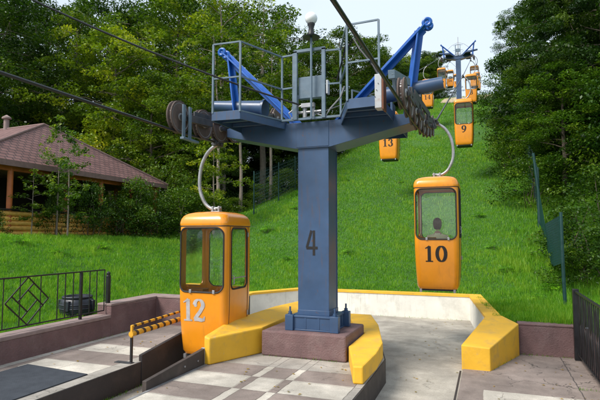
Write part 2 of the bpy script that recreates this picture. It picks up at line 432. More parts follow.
def grass():
    rng = np.random.default_rng(11)
    n = 900000
    tn = rng.uniform(-.80, .80, n); d = 6.5*np.exp(rng.uniform(0, 1, n)*math.log(70/6.5))
    r = tn*d
    X = CAM.x+r*math.cos(AZ)-d*math.sin(AZ); Y = CAM.y+r*math.sin(AZ)+d*math.cos(AZ)
    keep = ~in_poly(X, Y, [(a*1.0, b) for a, b in HOLE]) & (X > -17) & (X < 9) & (Y > -6)
    keep &= (X > -12) | (rng.uniform(0, 1, n) < .4)
    X, Y, d = X[keep], Y[keep], d[keep]
    pn = patch_noise(X, Y)
    tall = np.clip((pn-.62)*3, 0, 1)
    side = sst((X-2.2)/2)*(Y < 30)
    h = rng.uniform(.04, .095, len(X))*(.8+.5*pn)*(1+.9*tall*rng.uniform(0, 1, len(X)))*(1+1.3*side*rng.uniform(0, 1, len(X)))
    h *= (1+np.clip((d-12)/40, 0, 1)*.5)
    w = .0042*np.clip(d/8, 1, 7)*rng.uniform(.7, 1.4, len(X))
    cell = np.sin(np.floor(X*6+np.sin(Y*9)*.6)*12.9898+np.floor(Y*6+np.sin(X*8)*.6)*78.233)*43758.5453; cell = cell-np.floor(cell)
    c2 = np.sin(np.floor(X*2.3+np.sin(Y*4))*37.7+np.floor(Y*2.3+np.sin(X*3.3))*11.2)*23421.631; c2 = c2-np.floor(c2)
    h *= .7+.7*cell*(.5+c2)
    tint = np.clip(-.02+.5*pn+.30*cell+.16*c2+rng.normal(0, .13, len(X)), 0, 1)
    dry = rng.uniform(0, 1, len(X)) < .02
    tint[dry] = 1
    tag(blades('grass', X, Y, h, w, tint), kind='stuff')
grass()

# ------------------------------------------------------------------ leaf clouds
def leaf_cloud(name, C, size, rng, tint, flat=.5, mat='leaf', droop=.25, aspect=.55):
    """C (n,3) centres -> diamond leaves, folded slightly"""
    n = len(C)
    nrm = rng.normal(0, 1, (n, 3)); nrm[:,2] = np.abs(nrm[:,2])+flat*2; nrm /= np.linalg.norm(nrm, axis=1)[:,None]
    t = rng.normal(0, 1, (n, 3)); t -= nrm*(t*nrm).sum(1)[:,None]; t /= np.linalg.norm(t, axis=1)[:,None]
    t[:,2] -= droop; t /= np.linalg.norm(t, axis=1)[:,None]
    b = np.cross(nrm, t); b /= np.linalg.norm(b, axis=1)[:,None]+1e-9
    s = size*rng.uniform(.6, 1.3, n)[:,None]
    V = np.empty((n, 4, 3), np.float32)
    V[:,0] = C-t*s*.5; V[:,1] = C+b*s*aspect*.5+nrm*s*.08-t*s*.05; V[:,2] = C+t*s*.5; V[:,3] = C-b*s*aspect*.5+nrm*s*.08-t*s*.05
    me = bpy.data.meshes.new(name); me.vertices.add(n*4); me.vertices.foreach_set('co', V.ravel())
    loops = np.arange(n*4, dtype=np.int32); me.loops.add(n*4); me.loops.foreach_set('vertex_index', loops)
    me.polygons.add(n); me.polygons.foreach_set('loop_start', (np.arange(n)*4).astype(np.int32))
    at = me.attributes.new('tint', 'FLOAT', 'POINT'); at.data.foreach_set('value', np.repeat(np.clip(tint, 0, 1), 4).astype(np.float32))
    me.update(); me.validate(); me.materials.append(M[mat]); return me
def clumps(rng, centers, radii, per, flatz=.55):
    C = []; T = []
    for c, r in zip(centers, radii):
        k = max(3, int(per*r*r))
        d = rng.normal(0, 1, (k, 3)); d /= np.linalg.norm(d, axis=1)[:,None]
        rad = rng.uniform(.25, 1, k)**.6*r
        p = d*rad[:,None]; p[:,2] *= flatz
        p[:,2] -= .12*(p[:,0]**2+p[:,1]**2)/max(r, .1)
        C.append(c+p); base = rng.normal(.38, .22)
        T.append(np.clip(base+rng.normal(0, .13, k), 0, 1))
    return np.concatenate(C), np.concatenate(T)
def make_tree(seed, h, cr, base, nl, leaf, per, droop=.25, top=1.0, tr=None, lean=0, crown_shape='round', bark='bark'):
    """trunk with limbs, crown of leaf sprays. returns (trunk mesh, crown mesh)"""
    rng = np.random.default_rng(seed); mb = MB(); tr = tr or h*.014+.04
    pts = []; x = y = 0
    for i in range(9):
        t = i/8; pts.append((x+lean*t*t*h, y, t*h*.96-.3*(i == 0))); x += rng.normal(0, .012*h/8*2); y += rng.normal(0, .012*h/8*2)
    mb.tube(pts, [tr*(1.25 if i == 0 else 1)*(1-.9*i/8) for i in range(9)], 8)
    P = np.array(pts)
    cen = []; rad = []
    for i in range(nl):
        t = base+(1-base)*((i+.5)/nl)**.9*.97; z = t*h
        p0 = np.array([np.interp(t, np.linspace(0, 1, 9), P[:,k]) for k in range(3)])
        u = (t-base)/(1-base)
        if crown_shape == 'round': w = cr*math.sqrt(max(.04, 1-(2*u-.85)**2/1.6))*(1 if u < .9 else .6)
        elif crown_shape == 'cone': w = cr*(1-u)**.8+.15*cr
        else: w = cr*(.75+.35*math.sin(u*PI))
        w *= rng.uniform(.65, 1.15); a = i*2.39996+rng.normal(0, .35)
        rise = w*rng.uniform(.15, .6)*(1 if crown_shape != 'cone' else .1)
        m = p0*.0; path = []; kk = 5
        for j in range(kk+1):
            s = j/kk; q = p0+np.array([math.cos(a)*w*s, math.sin(a)*w*s, rise*s-w*.18*s*s*droop*3])+rng.normal(0, .04*w, 3)*s
            path.append(q)
        r0 = tr*.42*(1-t*.7); mb.tube(path, [r0*(1-.85*j/kk) for j in range(kk+1)], 5)
        for j in range(2, kk+1):
            q = path[j]
            for m_ in range(2):
                off = rng.normal(0, .16*cr, 3); off[2] *= .6
                cen.append(q+off); rad.append(rng.uniform(.13, .27)*cr*(1-.3*u))
                if rng.uniform() < .35: mb.tube([q, q+off*.9], [r0*.3, r0*.08], 4)
    cen.append(np.array([P[-1][0], P[-1][1], h*.98])); rad.append(cr*.25)
    C, T = clumps(rng, cen, rad, per)
    return mb.mesh('trunk', bark, 60), leaf_cloud('crown', C, leaf, rng, T, droop=droop)
def make_bush(seed, w, d, h, n_cl, leaf, per, stems=7, cr=.35, droop=.35, flat=.6, open_=0.0):
    rng = np.random.default_rng(seed); mb = MB(); cen = []; rad = []
    for i in range(n_cl):
        a = rng.uniform(0, 2*PI); u = rng.uniform(0, 1)
        zt = u**.8; rr = math.sqrt(max(0, 1-zt**2.2))*rng.uniform(.55, 1.05)
        if rng.uniform() < open_: rr *= rng.uniform(.3, 1)
        cen.append(np.array([math.cos(a)*rr*w/2, math.sin(a)*rr*d/2, zt*h*.93+.05])); rad.append(rng.uniform(.6, 1.4)*cr)
    for i in range(stems):
        q = cen[rng.integers(len(cen))]; b = np.array([rng.normal(0, .06*w), rng.normal(0, .06*d), -.25])
        mid = (b+q)/2+rng.normal(0, .05*w, 3); mb.tube([b, mid, q], [.012+.008*h, .009+.005*h, .004], 5)
    C, T = clumps(rng, cen, rad, per)
    return mb.mesh('stem', 'bark', 60), leaf_cloud('foliage', C, leaf, rng, T, droop=droop, flat=flat)
def put_plant(name, meshes, x, y, label, cat, sc=1.0, rz=0, tint=(1,1,1), group=None, names=('trunk', 'crown'), sz=None, dz=0):
    o = empty(name, (x, y, H(x, y)+dz), rz, label=label, cat=cat, group=group)
    o.scale = (sc, sc, sz or sc)
    for nm, me in zip(names, meshes):
        c = link(nm, me, o); c.color = (tint[0], tint[1], tint[2], 1)
    return o
TV = {
 'broad': make_tree(1, 16, 4.6, .22, 30, .19, 240),
 'maple': make_tree(2, 13, 4.2, .16, 28, .20, 250, droop=.4),
 'tall':  make_tree(3, 19, 4.0, .30, 34, .18, 210),
 'airy':  make_tree(4, 15, 3.4, .34, 20, .18, 200, bark='pale_bark'),
 'dark':  make_tree(5, 17, 5.0, .08, 40, .22, 380, droop=.8, crown_shape='full'),
 'young': make_tree(6, 6, 1.6, .25, 16, .14, 520, bark='pale_bark', tr=.07),
 'sapling': make_tree(7, 3.4, .75, .15, 14, .10, 850, tr=.03, bark='pale_bark'),
}
BV = {
 'big':  make_bush(21, 6, 6, 5.5, 150, .16, 150, 10, .75, droop=.7, flat=.8),
 'mid':  make_bush(22, 3.2, 3.2, 2.4, 90, .11, 300, 8, .42),
 'low':  make_bush(23, 2.0, 2.0, 1.2, 60, .08, 700, 7, .27),
 'weed': make_bush(24, 1.2, 1.2, .7, 34, .055, 1500, 7, .15, open_=.8),
}
# tall trees: (kind, px bearing, distance, wanted height, tint, label or None)
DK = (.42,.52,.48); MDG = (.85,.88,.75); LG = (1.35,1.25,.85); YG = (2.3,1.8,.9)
WOODL = 'tall tree deep in the dense wood at the left of the grassy slope'
far = [
 # far wood row, left
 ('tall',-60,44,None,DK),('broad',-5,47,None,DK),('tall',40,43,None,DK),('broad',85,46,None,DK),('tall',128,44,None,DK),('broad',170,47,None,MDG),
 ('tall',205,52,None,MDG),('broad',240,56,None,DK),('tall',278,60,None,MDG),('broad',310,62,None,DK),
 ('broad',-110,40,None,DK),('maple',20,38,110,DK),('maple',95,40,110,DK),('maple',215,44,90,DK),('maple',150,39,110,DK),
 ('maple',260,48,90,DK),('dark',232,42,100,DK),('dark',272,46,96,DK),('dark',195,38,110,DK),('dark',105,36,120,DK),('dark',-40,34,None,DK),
]
HTS = {'broad':16,'maple':13,'tall':19,'airy':15,'dark':17,'young':6,'sapling':3.4}
rt = random.Random(5)
for k, px, d, hh, tn in far:
    x, y = place(bp(px), d); z = H(x, y); want = 1.7+(236+(10 if px < 180 else -8))*d/500-z; 
    if px > 180: want = 1.7+(236-(rt.uniform(-14, 2) if px < 290 else rt.uniform(4, 20)))*d/500-z
    if hh: want = 1.7+(236-hh)*d/500-z
    sc = want/HTS[k]
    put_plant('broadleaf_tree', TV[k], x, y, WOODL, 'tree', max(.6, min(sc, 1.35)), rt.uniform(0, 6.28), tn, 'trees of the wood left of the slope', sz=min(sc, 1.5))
near = [
 ('maple',20,30,60,LG,'dark broadleaf tree rising behind the ridge of the brown roof'),
 ('broad',-20,27,-30,DK,'dark tree at the top left corner behind the hut'),
 ('broad',72,31,0,MDG,'full green tree over the apex of the brown hipped roof'),
 ('maple',112,27,25,YG,'yellow green maple behind the low right corner of the brown roof'),
 ('maple',150,25,70,LG,'light green maple just behind the big left sheave wheel'),
 ('broad',175,33,-12,LG,'tall pale green tree reaching the top edge above the left sheave wheel'),
 ('airy',222,31,-22,YG,'slim tree with yellow tinged leaves behind the left deck railing'),
 ('airy',262,36,-14,LG,'thin airy tree with sky showing through left of the globe lamp'),
 ('maple',200,29,98,MDG,'bushy green tree showing beneath the left deck of the near pylon'),
 ('broad',300,44,45,MDG,'rounded green tree behind the globe lamp of the near pylon'),
 ('broad',340,47,24,MDG,'green tree behind the right deck railing with sky above it'),
 ('tall',372,52,36,LG,'tree behind the right bright blue strut of the near pylon'),
 ('broad',402,58,58,MDG,'tree at the slope edge between the right strut and the far pylon'),
 ('broad',426,66,70,MDG,'tree above gondola 14 at the left of the far pylon'),
 ('broad',447,80,84,DK,'small looking far tree behind gondolas 15 and 16'),
 ('maple',320,34,100,DK,'low dark tree behind the control box of the near pylon'),
 ('maple',360,42,88,DK,'low dark tree behind the electrical cabinet on the right deck'),
 ('maple',395,50,98,DK,'low dark tree along the slope edge behind the tapered pipe'),
 ('maple',422,60,100,DK,'low dark tree beside gondola 14 on the slope edge'),
 ('dark',386,55,50,MDG,'dense tree between the two bright blue strut legs on the right deck'),
 ('dark',430,63,64,MDG,'dense tree directly behind gondola 14'),
 ('broad',356,50,30,LG,'tree crowning just right of the near pylon railing under the sky'),
 ('dark',410,60,58,LG,'tree filling the slope edge above the tapered pipe'),
 ('young',214,21,128,YG,'young yellow green tree beneath the left deck beside the hanger of gondola 12'),
]
for k, px, d, ytop, tn, lab in near:
    x, y = place(bp(px), d); z = H(x, y); want = 1.7+(236-ytop)*d/500-z; sc = want/HTS[k]
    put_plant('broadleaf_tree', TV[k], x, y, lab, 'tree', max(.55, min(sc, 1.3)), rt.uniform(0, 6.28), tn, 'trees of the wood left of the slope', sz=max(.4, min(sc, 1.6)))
right = [
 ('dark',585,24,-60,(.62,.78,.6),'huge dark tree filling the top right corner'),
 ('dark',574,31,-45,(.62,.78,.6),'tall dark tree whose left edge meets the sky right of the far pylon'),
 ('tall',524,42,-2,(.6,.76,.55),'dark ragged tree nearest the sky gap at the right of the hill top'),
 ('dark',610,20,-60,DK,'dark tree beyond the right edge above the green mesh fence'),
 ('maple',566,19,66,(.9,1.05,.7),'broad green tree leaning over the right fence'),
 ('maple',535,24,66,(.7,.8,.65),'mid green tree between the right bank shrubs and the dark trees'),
]
for k, px, d, ytop, tn, lab in right:
    x, y = place(bp(px), d); z = H(x, y); want = 1.7+(236-ytop)*d/500-z; sc = want/HTS[k]
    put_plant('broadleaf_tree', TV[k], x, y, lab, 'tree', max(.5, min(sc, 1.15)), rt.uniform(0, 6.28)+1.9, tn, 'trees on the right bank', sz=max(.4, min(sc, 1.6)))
BW = {'big':(6,5.5),'mid':(3.2,2.4),'low':(2,1.2),'weed':(1.2,.7)}
bushes = [
 # right bank: px, dist, wanted width, height, tint
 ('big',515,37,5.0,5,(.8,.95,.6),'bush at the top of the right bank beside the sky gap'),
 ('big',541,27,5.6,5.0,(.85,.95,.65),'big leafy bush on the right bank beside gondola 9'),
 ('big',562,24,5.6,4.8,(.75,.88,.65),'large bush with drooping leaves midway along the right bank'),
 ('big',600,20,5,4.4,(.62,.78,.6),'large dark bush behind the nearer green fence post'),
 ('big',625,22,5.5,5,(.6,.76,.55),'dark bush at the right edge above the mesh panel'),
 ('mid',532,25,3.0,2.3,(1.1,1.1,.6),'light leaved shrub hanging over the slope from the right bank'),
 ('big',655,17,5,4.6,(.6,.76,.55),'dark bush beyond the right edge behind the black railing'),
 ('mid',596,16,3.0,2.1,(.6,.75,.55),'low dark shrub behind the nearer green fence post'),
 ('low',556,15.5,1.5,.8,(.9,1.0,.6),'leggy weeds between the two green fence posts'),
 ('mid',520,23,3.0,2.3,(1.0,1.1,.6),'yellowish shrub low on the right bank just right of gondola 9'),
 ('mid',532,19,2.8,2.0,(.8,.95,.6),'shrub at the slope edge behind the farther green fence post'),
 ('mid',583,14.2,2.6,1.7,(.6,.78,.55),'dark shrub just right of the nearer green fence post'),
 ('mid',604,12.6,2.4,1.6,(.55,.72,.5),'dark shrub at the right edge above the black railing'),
 ('low',570,13.0,1.6,.9,(.8,.95,.55),'weedy shrub right behind the slumped mesh panel'),
 # left, along the hut and slope boundary
 ('mid',152,19.8,2.4,1.5,(.8,.95,.75),'dense bush over the right end of the log parapet'),
 ('mid',118,18.8,2.2,1.6,(.7,.85,.7),'leafy climber bush covering the middle of the log parapet'),
 ('mid',92,17.8,1.5,2.1,(.8,.95,.7),'green bush covering the orange posts of the hut'),
 ('mid',58,16.6,.9,2.5,(.85,.95,.75),'thin bush growing up in front of the left part of the brown roof'),
 ('mid',136,19.6,2.6,2.5,(.85,.95,.75),'taller shrub covering the right end posts of the hut'),
 ('mid',185,21,3.0,2.2,(.9,1.0,.75),'rounded bush behind the roof of gondola 12'),
 ('mid',203,23,3.0,1.7,(1.0,1.05,.8),'bush at the slope edge beside the hanger of gondola 12'),
 ('mid',168,23,3.4,3.4,(1.1,1.1,.8),'tall loose bush past the right corner of the brown roof'),
 ('mid',236,25,2.4,.95,(1.2,1.15,.85),'light green shrub at the foot of the pale leaning trunk'),
 ('mid',262,27,2.4,1.2,(1.3,1.2,.9),'yellowish shrub at the mesh fence under the left deck'),
 ('mid',286,28.5,2.4,1.6,(1.1,1.1,.85),'shrub at the mesh fence just left of the near pylon column'),
 ('mid',350,38,3.4,2.4,(.8,.95,.75),'shrub at the slope edge just right of the near pylon column'),
 ('low',-6,14.6,.9,.9,(.8,.95,.7),'small bush at the left edge by the log parapet'),
]
for k, px, d, w, hh, tn, lab in bushes:
    x, y = place(bp(px), d); a, b = BW[k]
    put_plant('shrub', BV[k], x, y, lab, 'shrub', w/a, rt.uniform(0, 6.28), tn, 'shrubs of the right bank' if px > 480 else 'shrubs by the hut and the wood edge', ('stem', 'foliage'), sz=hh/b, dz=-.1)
x, y = place(bp(68), 15.6)
put_plant('young_tree', TV['sapling'], x, y, 'slender sapling standing before the brown roof and log parapet', 'tree', 1.0, 1, (1.0,1.1,.8), None, sz=1.0)
x, y = place(bp(32), 15.2)
put_plant('young_tree', TV['sapling'], x, y, 'small sapling left of the slender one before the log parapet', 'tree', .7, 2.2, (1.3,1.25,.8), None, sz=.62)
x, y = place(bp(57), 16.2)
put_plant('young_tree', TV['sapling'], x, y, 'tallest thin sapling whose leaves cross the apex of the brown roof', 'tree', .95, 4, (1.35,1.3,.8), None, sz=1.18)
# bare pale trunks at the slope edge
for px, d, lean, lab in ((240, 25, .02, 'pale slightly leaning trunk beneath the left deck'), (270, 27, -.01, 'reddish straight trunk just left of the near pylon column'), (218, 23.5, .05, 'thin crooked trunk beside the hanger of gondola 12')):
    x, y = place(bp(px), d); z = H(x, y)
    tm = make_tree(100+px, 9.5, 1.8, .52, 12, .19, 260, tr=.10, lean=-lean, bark='pale_bark')
    put_plant('slim_tree', tm, x, y, lab, 'tree', 1, 0, LG, None)
# hill weeds clumps on the slope
for i, (px, d) in enumerate(((268,20),(296,22),(330,19.5),(505,14),(515,17),(536,11.5),(548,12.5),(530,15),(180,17),(100,14.6),(350,17),(400,24),(420,19),(300,25),(480,19),(492,16),(508,20),(60,13),(205,17),(240,15),(20,12.8),(285,17),(345,26),(455,30))):
    x, y = place(bp(px), d)
    put_plant('weed_clump', BV['weed'], x, y, 'low clump of broad leaved weeds growing in the slope grass', 'weeds', rt.uniform(.35, .7), rt.uniform(0, 6), (1.5,2.3,.8), 'weed clumps in the slope grass', ('stem', 'foliage'), sz=rt.uniform(.18, .35))

# ------------------------------------------------------------------ paved setting
LV = -.32
def slab(name, poly, z0, z1, mat): return tag(MB().prism(poly, z0, z1).build(name, mat, smooth=0), kind='structure')
slab('platform_left', [(-3.7,-16),(-2.1,-16),(-2.1,1.3),(-3.7,1.3)], -.6, 0, 'pave_left')
isl = [(-1.2,-16),(.97,-16),(.99,-1.28),(.97,.0),(.62,1.3),(.25,2.3),(-.45,2.3),(-1.2,.8)]
slab('platform_island', isl, -.6, 0, 'pave_island')
slab('lane_floor', [(-3.4,-16.2),(3.9,-16.2),(3.9,6.0),(-3.4,6.0)], -.7, LV, 'pave_lane')
slab('platform_right', [(1.93,-16),(3.72,-16),(3.72,2.36),(2.75,2.36),(2.36,1.1),(1.95,1.08)], -.6, LV+.022, 'pave_right')
# dark painted side walls of the pits (thin renders on the slab sides)
tag(MB().box(-2.1, -2.092, -16, -1.3, LV, -.006).build('pit_wall', 'pit_black', bevel=0), 'black painted side wall of the left boarding platform', 'pit wall')
w = MB(); 
q = [(.975,-16),(.994,-1.28),(.975,.0),(.625,1.3),(.255,2.31)]
poly = q+[(x+.012, y) for x, y in q[::-1]]
w.prism(poly, LV, -.006)
tag(w.build('pit_wall', 'pit_black'), 'dark side wall of the island below the right yellow kerb', 'pit wall')
# metal edge strip and seam
tag(MB().box(-1.2, -1.165, -12, -1.12, .0, .006).build('edge_strip', 'steel'), 'thin pale metal strip along the island edge beside the pit', 'edge strip')
tag(MB().box(1.905, 1.93, -16, 1.0, LV, LV+.004).build('floor_gap', 'pit_black', smooth=0), kind='structure')
# left low wall
lw = empty('parapet_wall', (0,0,0), label='low brown parapet with pinkish top carrying the left black railing', cat='wall')
MB().box(-4.0, -3.7, -16, -.06, -.5, .30).build('wall_body', 'brown', lw, .012)
MB().box(-4.0, -3.695, -16, -.06, .3, .36).build('cap', 'pink_cap', lw, .012)
lw2 = empty('parapet_wall', (0,0,0), label='higher brown corner wall beyond the left railing post', cat='wall')
MB().prism([(-4.0,-.06),(-3.7,-.06),(-3.7,1.2),(-2.5,1.2),(-2.5,1.5),(-4.0,1.5)], -.5, .50).build('wall_body', 'brown', lw2, .012)
MB().prism([(-4.0,-.065),(-3.695,-.065),(-3.695,1.195),(-2.495,1.195),(-2.495,1.505),(-4.005,1.505)], .5, .545).build('cap', 'pink_cap', lw2, .012)
# white wall with yellow cap
ww = empty('retaining_wall', (0,0,0), label='white retaining wall with yellow top at the foot of the grassy slope', cat='wall')
def wallpath(path, th, z0, zt, mat, name, parent, bevel=.01):
    mb = MB(); n = len(path); off = []
    for i in range(n):
        a = Vector(path[max(i-1, 0)]); b = Vector(path[i]); c = Vector(path[min(i+1, n-1)])
        d1 = (b-a).normalized() if i else (c-b).normalized(); d2 = (c-b).normalized() if i < n-1 else d1
        nn = Vector((-(d1+d2).y, (d1+d2).x)).normalized(); k = 1/max(.4, nn.dot(Vector((-d1.y, d1.x)))); off.append(b+nn*th*k)
    for i in range(n-1):
        z = zt if not hasattr(zt, '__len__') else [zt[i], zt[i+1], zt[i+1], zt[i]]
        mb.prism([tuple(path[i]), tuple(path[i+1]), tuple(off[i+1]), tuple(off[i])], z0, z)
    return mb.build(name, mat, parent, 0)
path = [(-2.75,1.5),(-3.2,4.4),(-2.4,5.75),(1.9,5.75),(2.28,2.55)]
wallpath(path, .26, -.6, [.22,.235,.235,.235,.235], 'white_wall', 'wall_body', ww)
wallpath([(-2.735,1.5),(-3.184,4.395),(-2.391,5.735),(1.887,5.735),(2.268,2.55)], .29, .235, [.285,.285,.285,.285,.275], 'yellow', 'cap', ww)
# yellow block right
yb = MB()
yb.add([(1.93,1.05,LV),(2.34,1.05,LV),(2.8,2.28,LV),(2.55,2.6,LV),(2.27,2.5,LV),
        (1.93,1.05,.055),(2.34,1.05,.035),(2.8,2.28,.225),(2.55,2.6,.30),(2.27,2.5,.288)],
       [(4,3,2,1,0),(5,6,7,8,9),(0,1,6,5),(1,2,7,6),(2,3,8,7),(3,4,9,8),(4,0,5,9)])
tag(yb.build('kerb_block', 'yellow', bevel=.015, smooth=0), 'wedge shaped yellow block at the corner of the right platform', 'kerb')
bw = empty('parapet_wall', (0,0,0), label='short brown wall behind the right platform next to the yellow block', cat='wall')
MB().box(2.79, 3.8, 2.36, 2.6, -.6, .19).build('wall_body', 'brown', bw, .01)
MB().box(2.785, 3.8, 2.352, 2.61, .19, .225).build('cap', 'brown', bw, .01)
tag(MB().box(3.725, 3.90, -16, 2.355, -.6, .20).build('parapet_wall', 'brown', bevel=.01), 'low brown kerb wall under the black railing at the right edge', 'wall')
# island kerbs
kl = MB()
kp = [(-1.225,-1.12),(-1.13,-1.14),(-.765,-.27),(-.80,.75),(-.62,2.7),(-1.05,2.9),(-1.30,1.4),(-1.24,-.4)]
kz = [.37,.345,.37,.37,.40,.43,.43,.46]
kl.prism(kp, -.0, kz); kl.v = [(x, y, (LV if (z == 0 and y > 2.2) else z)) for x, y, z in kl.v]
tag(kl.build('kerb_block', 'yellow', bevel=.018, smooth=0), 'long yellow kerb on the island left of the brown plinth', 'kerb')
kr = MB()
kp = [(.86,-1.30),(.975,-1.28),(.99,-.6),(.95,.0),(.62,1.3),(.30,2.2),(-.15,2.2),(.22,1.2),(.555,.55),(.555,-.35)]
kz = [.205+.014*(y+1.3) for x, y in kp]
kr.prism(kp, 0.0, kz)
tag(kr.build('kerb_block', 'yellow', bevel=.018, smooth=0), 'short bent yellow kerb on the island right of the brown plinth', 'kerb')
# plinth
pb = MB()
pl = [(-.72,-.40),(.53,-.40),(.54,.62),(-.70,.70)]
pb.prism(pl, 0, .355)
pl_o = pb.build('plinth', 'brown', bevel=.025, smooth=0)
tag(pl_o, 'brown concrete plinth carrying the near blue pylon', 'plinth')
# mat
tag(MB().prism([(-3.38,-9),(-2.28,-9),(-2.28,-2.07),(-3.38,-1.97)], .001, .014).build('floor_mat', 'mat', bevel=.003), 'dark rubber mat lying on the left boarding platform', 'mat')
# black flank plates of the pit
fp = MB(); fp.prism([(-2.14,-1.29),(-2.085,-1.29),(-2.085,2.0),(-2.14,2.0)], LV, [.085,.085,.52,.52])
tag(fp.build('flank_plate', 'pit_black', bevel=.004), 'black rising side plate on the far side of the boarding pit', 'side plate')
fp2 = MB(); fp2.prism([(-1.262,-2.34),(-1.208,-2.34),(-1.208,-1.13),(-1.262,-1.13)], LV, [.10,.10,.205,.205])
fpo = empty('flank_plate', (0,0,0), label='dark brown side plate on the near side of the boarding pit', cat='side plate')
fp2.build('plate', 'plank', fpo, .004)
MB().box(-1.262, -1.208, -1.128, -1.10, -.02, .215).build('end_post', 'steel', fpo, .003)
for y in (-1.6,-1.3): MB().cyl((-1.205,y,.085), (-1.195,y,.085), .012, n=8).build('bolt', 'steel', fpo)

# ------------------------------------------------------------------ barrier
br = empty('barrier', (-2.16,-1.42,0), label='low barrier with yellow and black striped rails beside the boarding pit', cat='barrier')
MB().box(-.014, .014, -.014, .014, .008, .34).build('post', 'black', br)
MB().box(-.014, .014, -.014, .014, .34, .50).build('post_top', 'stripe', br)
MB().box(-.24, .03, -.05, .03, 0, .010).build('foot_plate', 'dark_steel', br)
MB().bar((0,.0,.488), (0,1.9,.555), .03, .03).build('upper_rail', 'stripe', br, .003)
MB().tube([(0,-.02,.385),(0,.9,.405),(0,1.9,.43)], .037, 16).build('lower_rail', 'stripe', br)
MB().box(-.014, .014, 1.88, 1.91, .0, .56).build('post', 'black', br)

# ------------------------------------------------------------------ railings
def ornament(mb, cy, cz, hw, hh, t=.013, X=0):
    V = [(X,cy-hw,cz),(X,cy,cz+hh),(X,cy+hw,cz),(X,cy,cz-hh)]
    for i in range(4): mb.bar(V[i], V[(i+1) % 4], t, t*1.4)
    I = [Vector((X,cy-hw*.46,cz)),Vector((X,cy,cz+hh*.46)),Vector((X,cy+hw*.46,cz)),Vector((X,cy,cz-hh*.46))]
    for i in range(4):
        a, b = I[i], I[(i+1) % 4]; mb.bar(a, b, t, t*1.4); e = b+(b-a)*.60; mb.bar(b, e, t, t*1.4)
rl = empty('railing', (-3.83,0,0), label='black iron railing with a diamond pattern standing on the left parapet', cat='railing')
ZB, ZT = .43, 1.12
for k, y1 in enumerate((-.09, -2.14)):
    mb = MB(); y0 = y1-2.0
    mb.bar((0,y0,ZT), (0,y1,ZT), .03, .02).bar((0,y0,ZB), (0,y1,ZB), .022, .018)
    for dy in (0, -.18, -.34, -.69, -.85, -1.0): mb.box(-.007, .007, y1+dy-.007, y1+dy+.007, ZB, ZT)
    for dy in (-1.31, -1.66, -1.92): mb.box(-.006, .006, y1+dy-.006, y1+dy+.006, ZB if dy != -1.66 else ZB+.0, ZT)
    ornament(mb, y1-1.53, (ZB+ZT)/2, .36, (ZT-ZB)/2-.01)
    mb.build('panel', 'black', rl, .002)
for y in (-.62, -2.66): MB().box(-.02, .02, y-.02, y+.02, .36, ZT).build('post', 'black', rl, .003)
p = MB().box(-.03, .03, -.03, .03, .36, 1.02); p.lathe([(.001,1.09),(.03,1.07),(.035,1.05),(.03,1.02),(.036,1.01),(.036,.99)][::-1], (0,0,0), 12); p.build('end_post', 'black', rl, .003)
rr = empty('railing', (3.66,0,LV), label='black iron railing with curved bars at the right edge of the platform', cat='railing')
mb = MB(); zt = 1.12; zb = .14
mb.bar((0,2.22,zt), (0,-3.0,zt), .035, .025).bar((0,2.22,zb), (0,-3.0,zb), .03, .02)
for i in range(36):
    y = 2.05-i*.145
    if i % 3 == 1:
        pts = [(0,y+.05*math.sin(k/12*2*PI),zb+(zt-zb)*k/12) for k in range(13)]; mb.tube(pts, .008, 6)
        pts = [(0,y-.05*math.sin(k/12*2*PI),zb+(zt-zb)*k/12) for k in range(13)]; mb.tube(pts, .008, 6)
    else: mb.box(-.009, .009, y-.009, y+.009, zb, zt)
mb.build('panel', 'black', rr)
MB().box(-.045, .045, 2.20, 2.29, 0.02, 1.16).build('end_post', 'black', rr, .004)
MB().box(-.03, .03, -.4, -.34, 0.02, 1.12).build('post', 'black', rr, .004)

# bin
bn = empty('litter_tub', (-4.62,.12,H(-4.62,.12)-.02), label='round dark plastic tub on the grass behind the left railing', cat='tub')
bn.scale = (1.05,1.05,1.0)
MB().lathe([(.17,0),(.23,.02),(.275,.12),(.285,.2),(.27,.30),(.235,.36),(.225,.365)], n=32).build('body', 'bin', bn)
MB().lathe([(.20,.36),(.245,.36),(.25,.385),(.235,.40),(.19,.395),(.185,.37)], n=32).build('rim', 'bin', bn)
m_ = MB()
for z, q in ((.10,.274),(.17,.289),(.24,.287)): m_.lathe([(q-.012,z),(q,z+.006),(q,z+.022),(q-.012,z+.028)], n=32)
for a_ in (-1.4,.2,1.9,3.5): m_.box(math.cos(a_)*.27-.05, math.cos(a_)*.27+.05, math.sin(a_)*.27-.03, math.sin(a_)*.27+.03, .15, .33)
m_.build('band', 'bin', bn, .008)

# ------------------------------------------------------------------ digits
def arc(cx, cz, rx, rz, a0, a1, n=18): return [(cx+rx*math.cos(R(a0+(a1-a0)*i/n)), cz+rz*math.sin(R(a0+(a1-a0)*i/n))) for i in range(n+1)]
def ribbon(pts, ws):
    """polyline + widths -> (verts2d, quads)"""
    n = len(pts); V = []; F = []
    for i in range(n):
        a = Vector(pts[max(i-1, 0)]); b = Vector(pts[min(i+1, n-1)]); d = (b-a).normalized(); nn = Vector((-d.y, d.x))*ws[i]/2; p = Vector(pts[i])
        V += [tuple(p+nn), tuple(p-nn)]
    for i in range(n-1): F.append((2*i, 2*i+1, 2*i+3, 2*i+2))
    return V, F
def W(pts, thick, thin, axis='v'):
    out = []
    for i in range(len(pts)):
        a = Vector(pts[max(i-1, 0)]); b = Vector(pts[min(i+1, len(pts)-1)]); d = (b-a).normalized()
        out.append(thin+(thick-thin)*abs(d.y)**1.3)
    return out
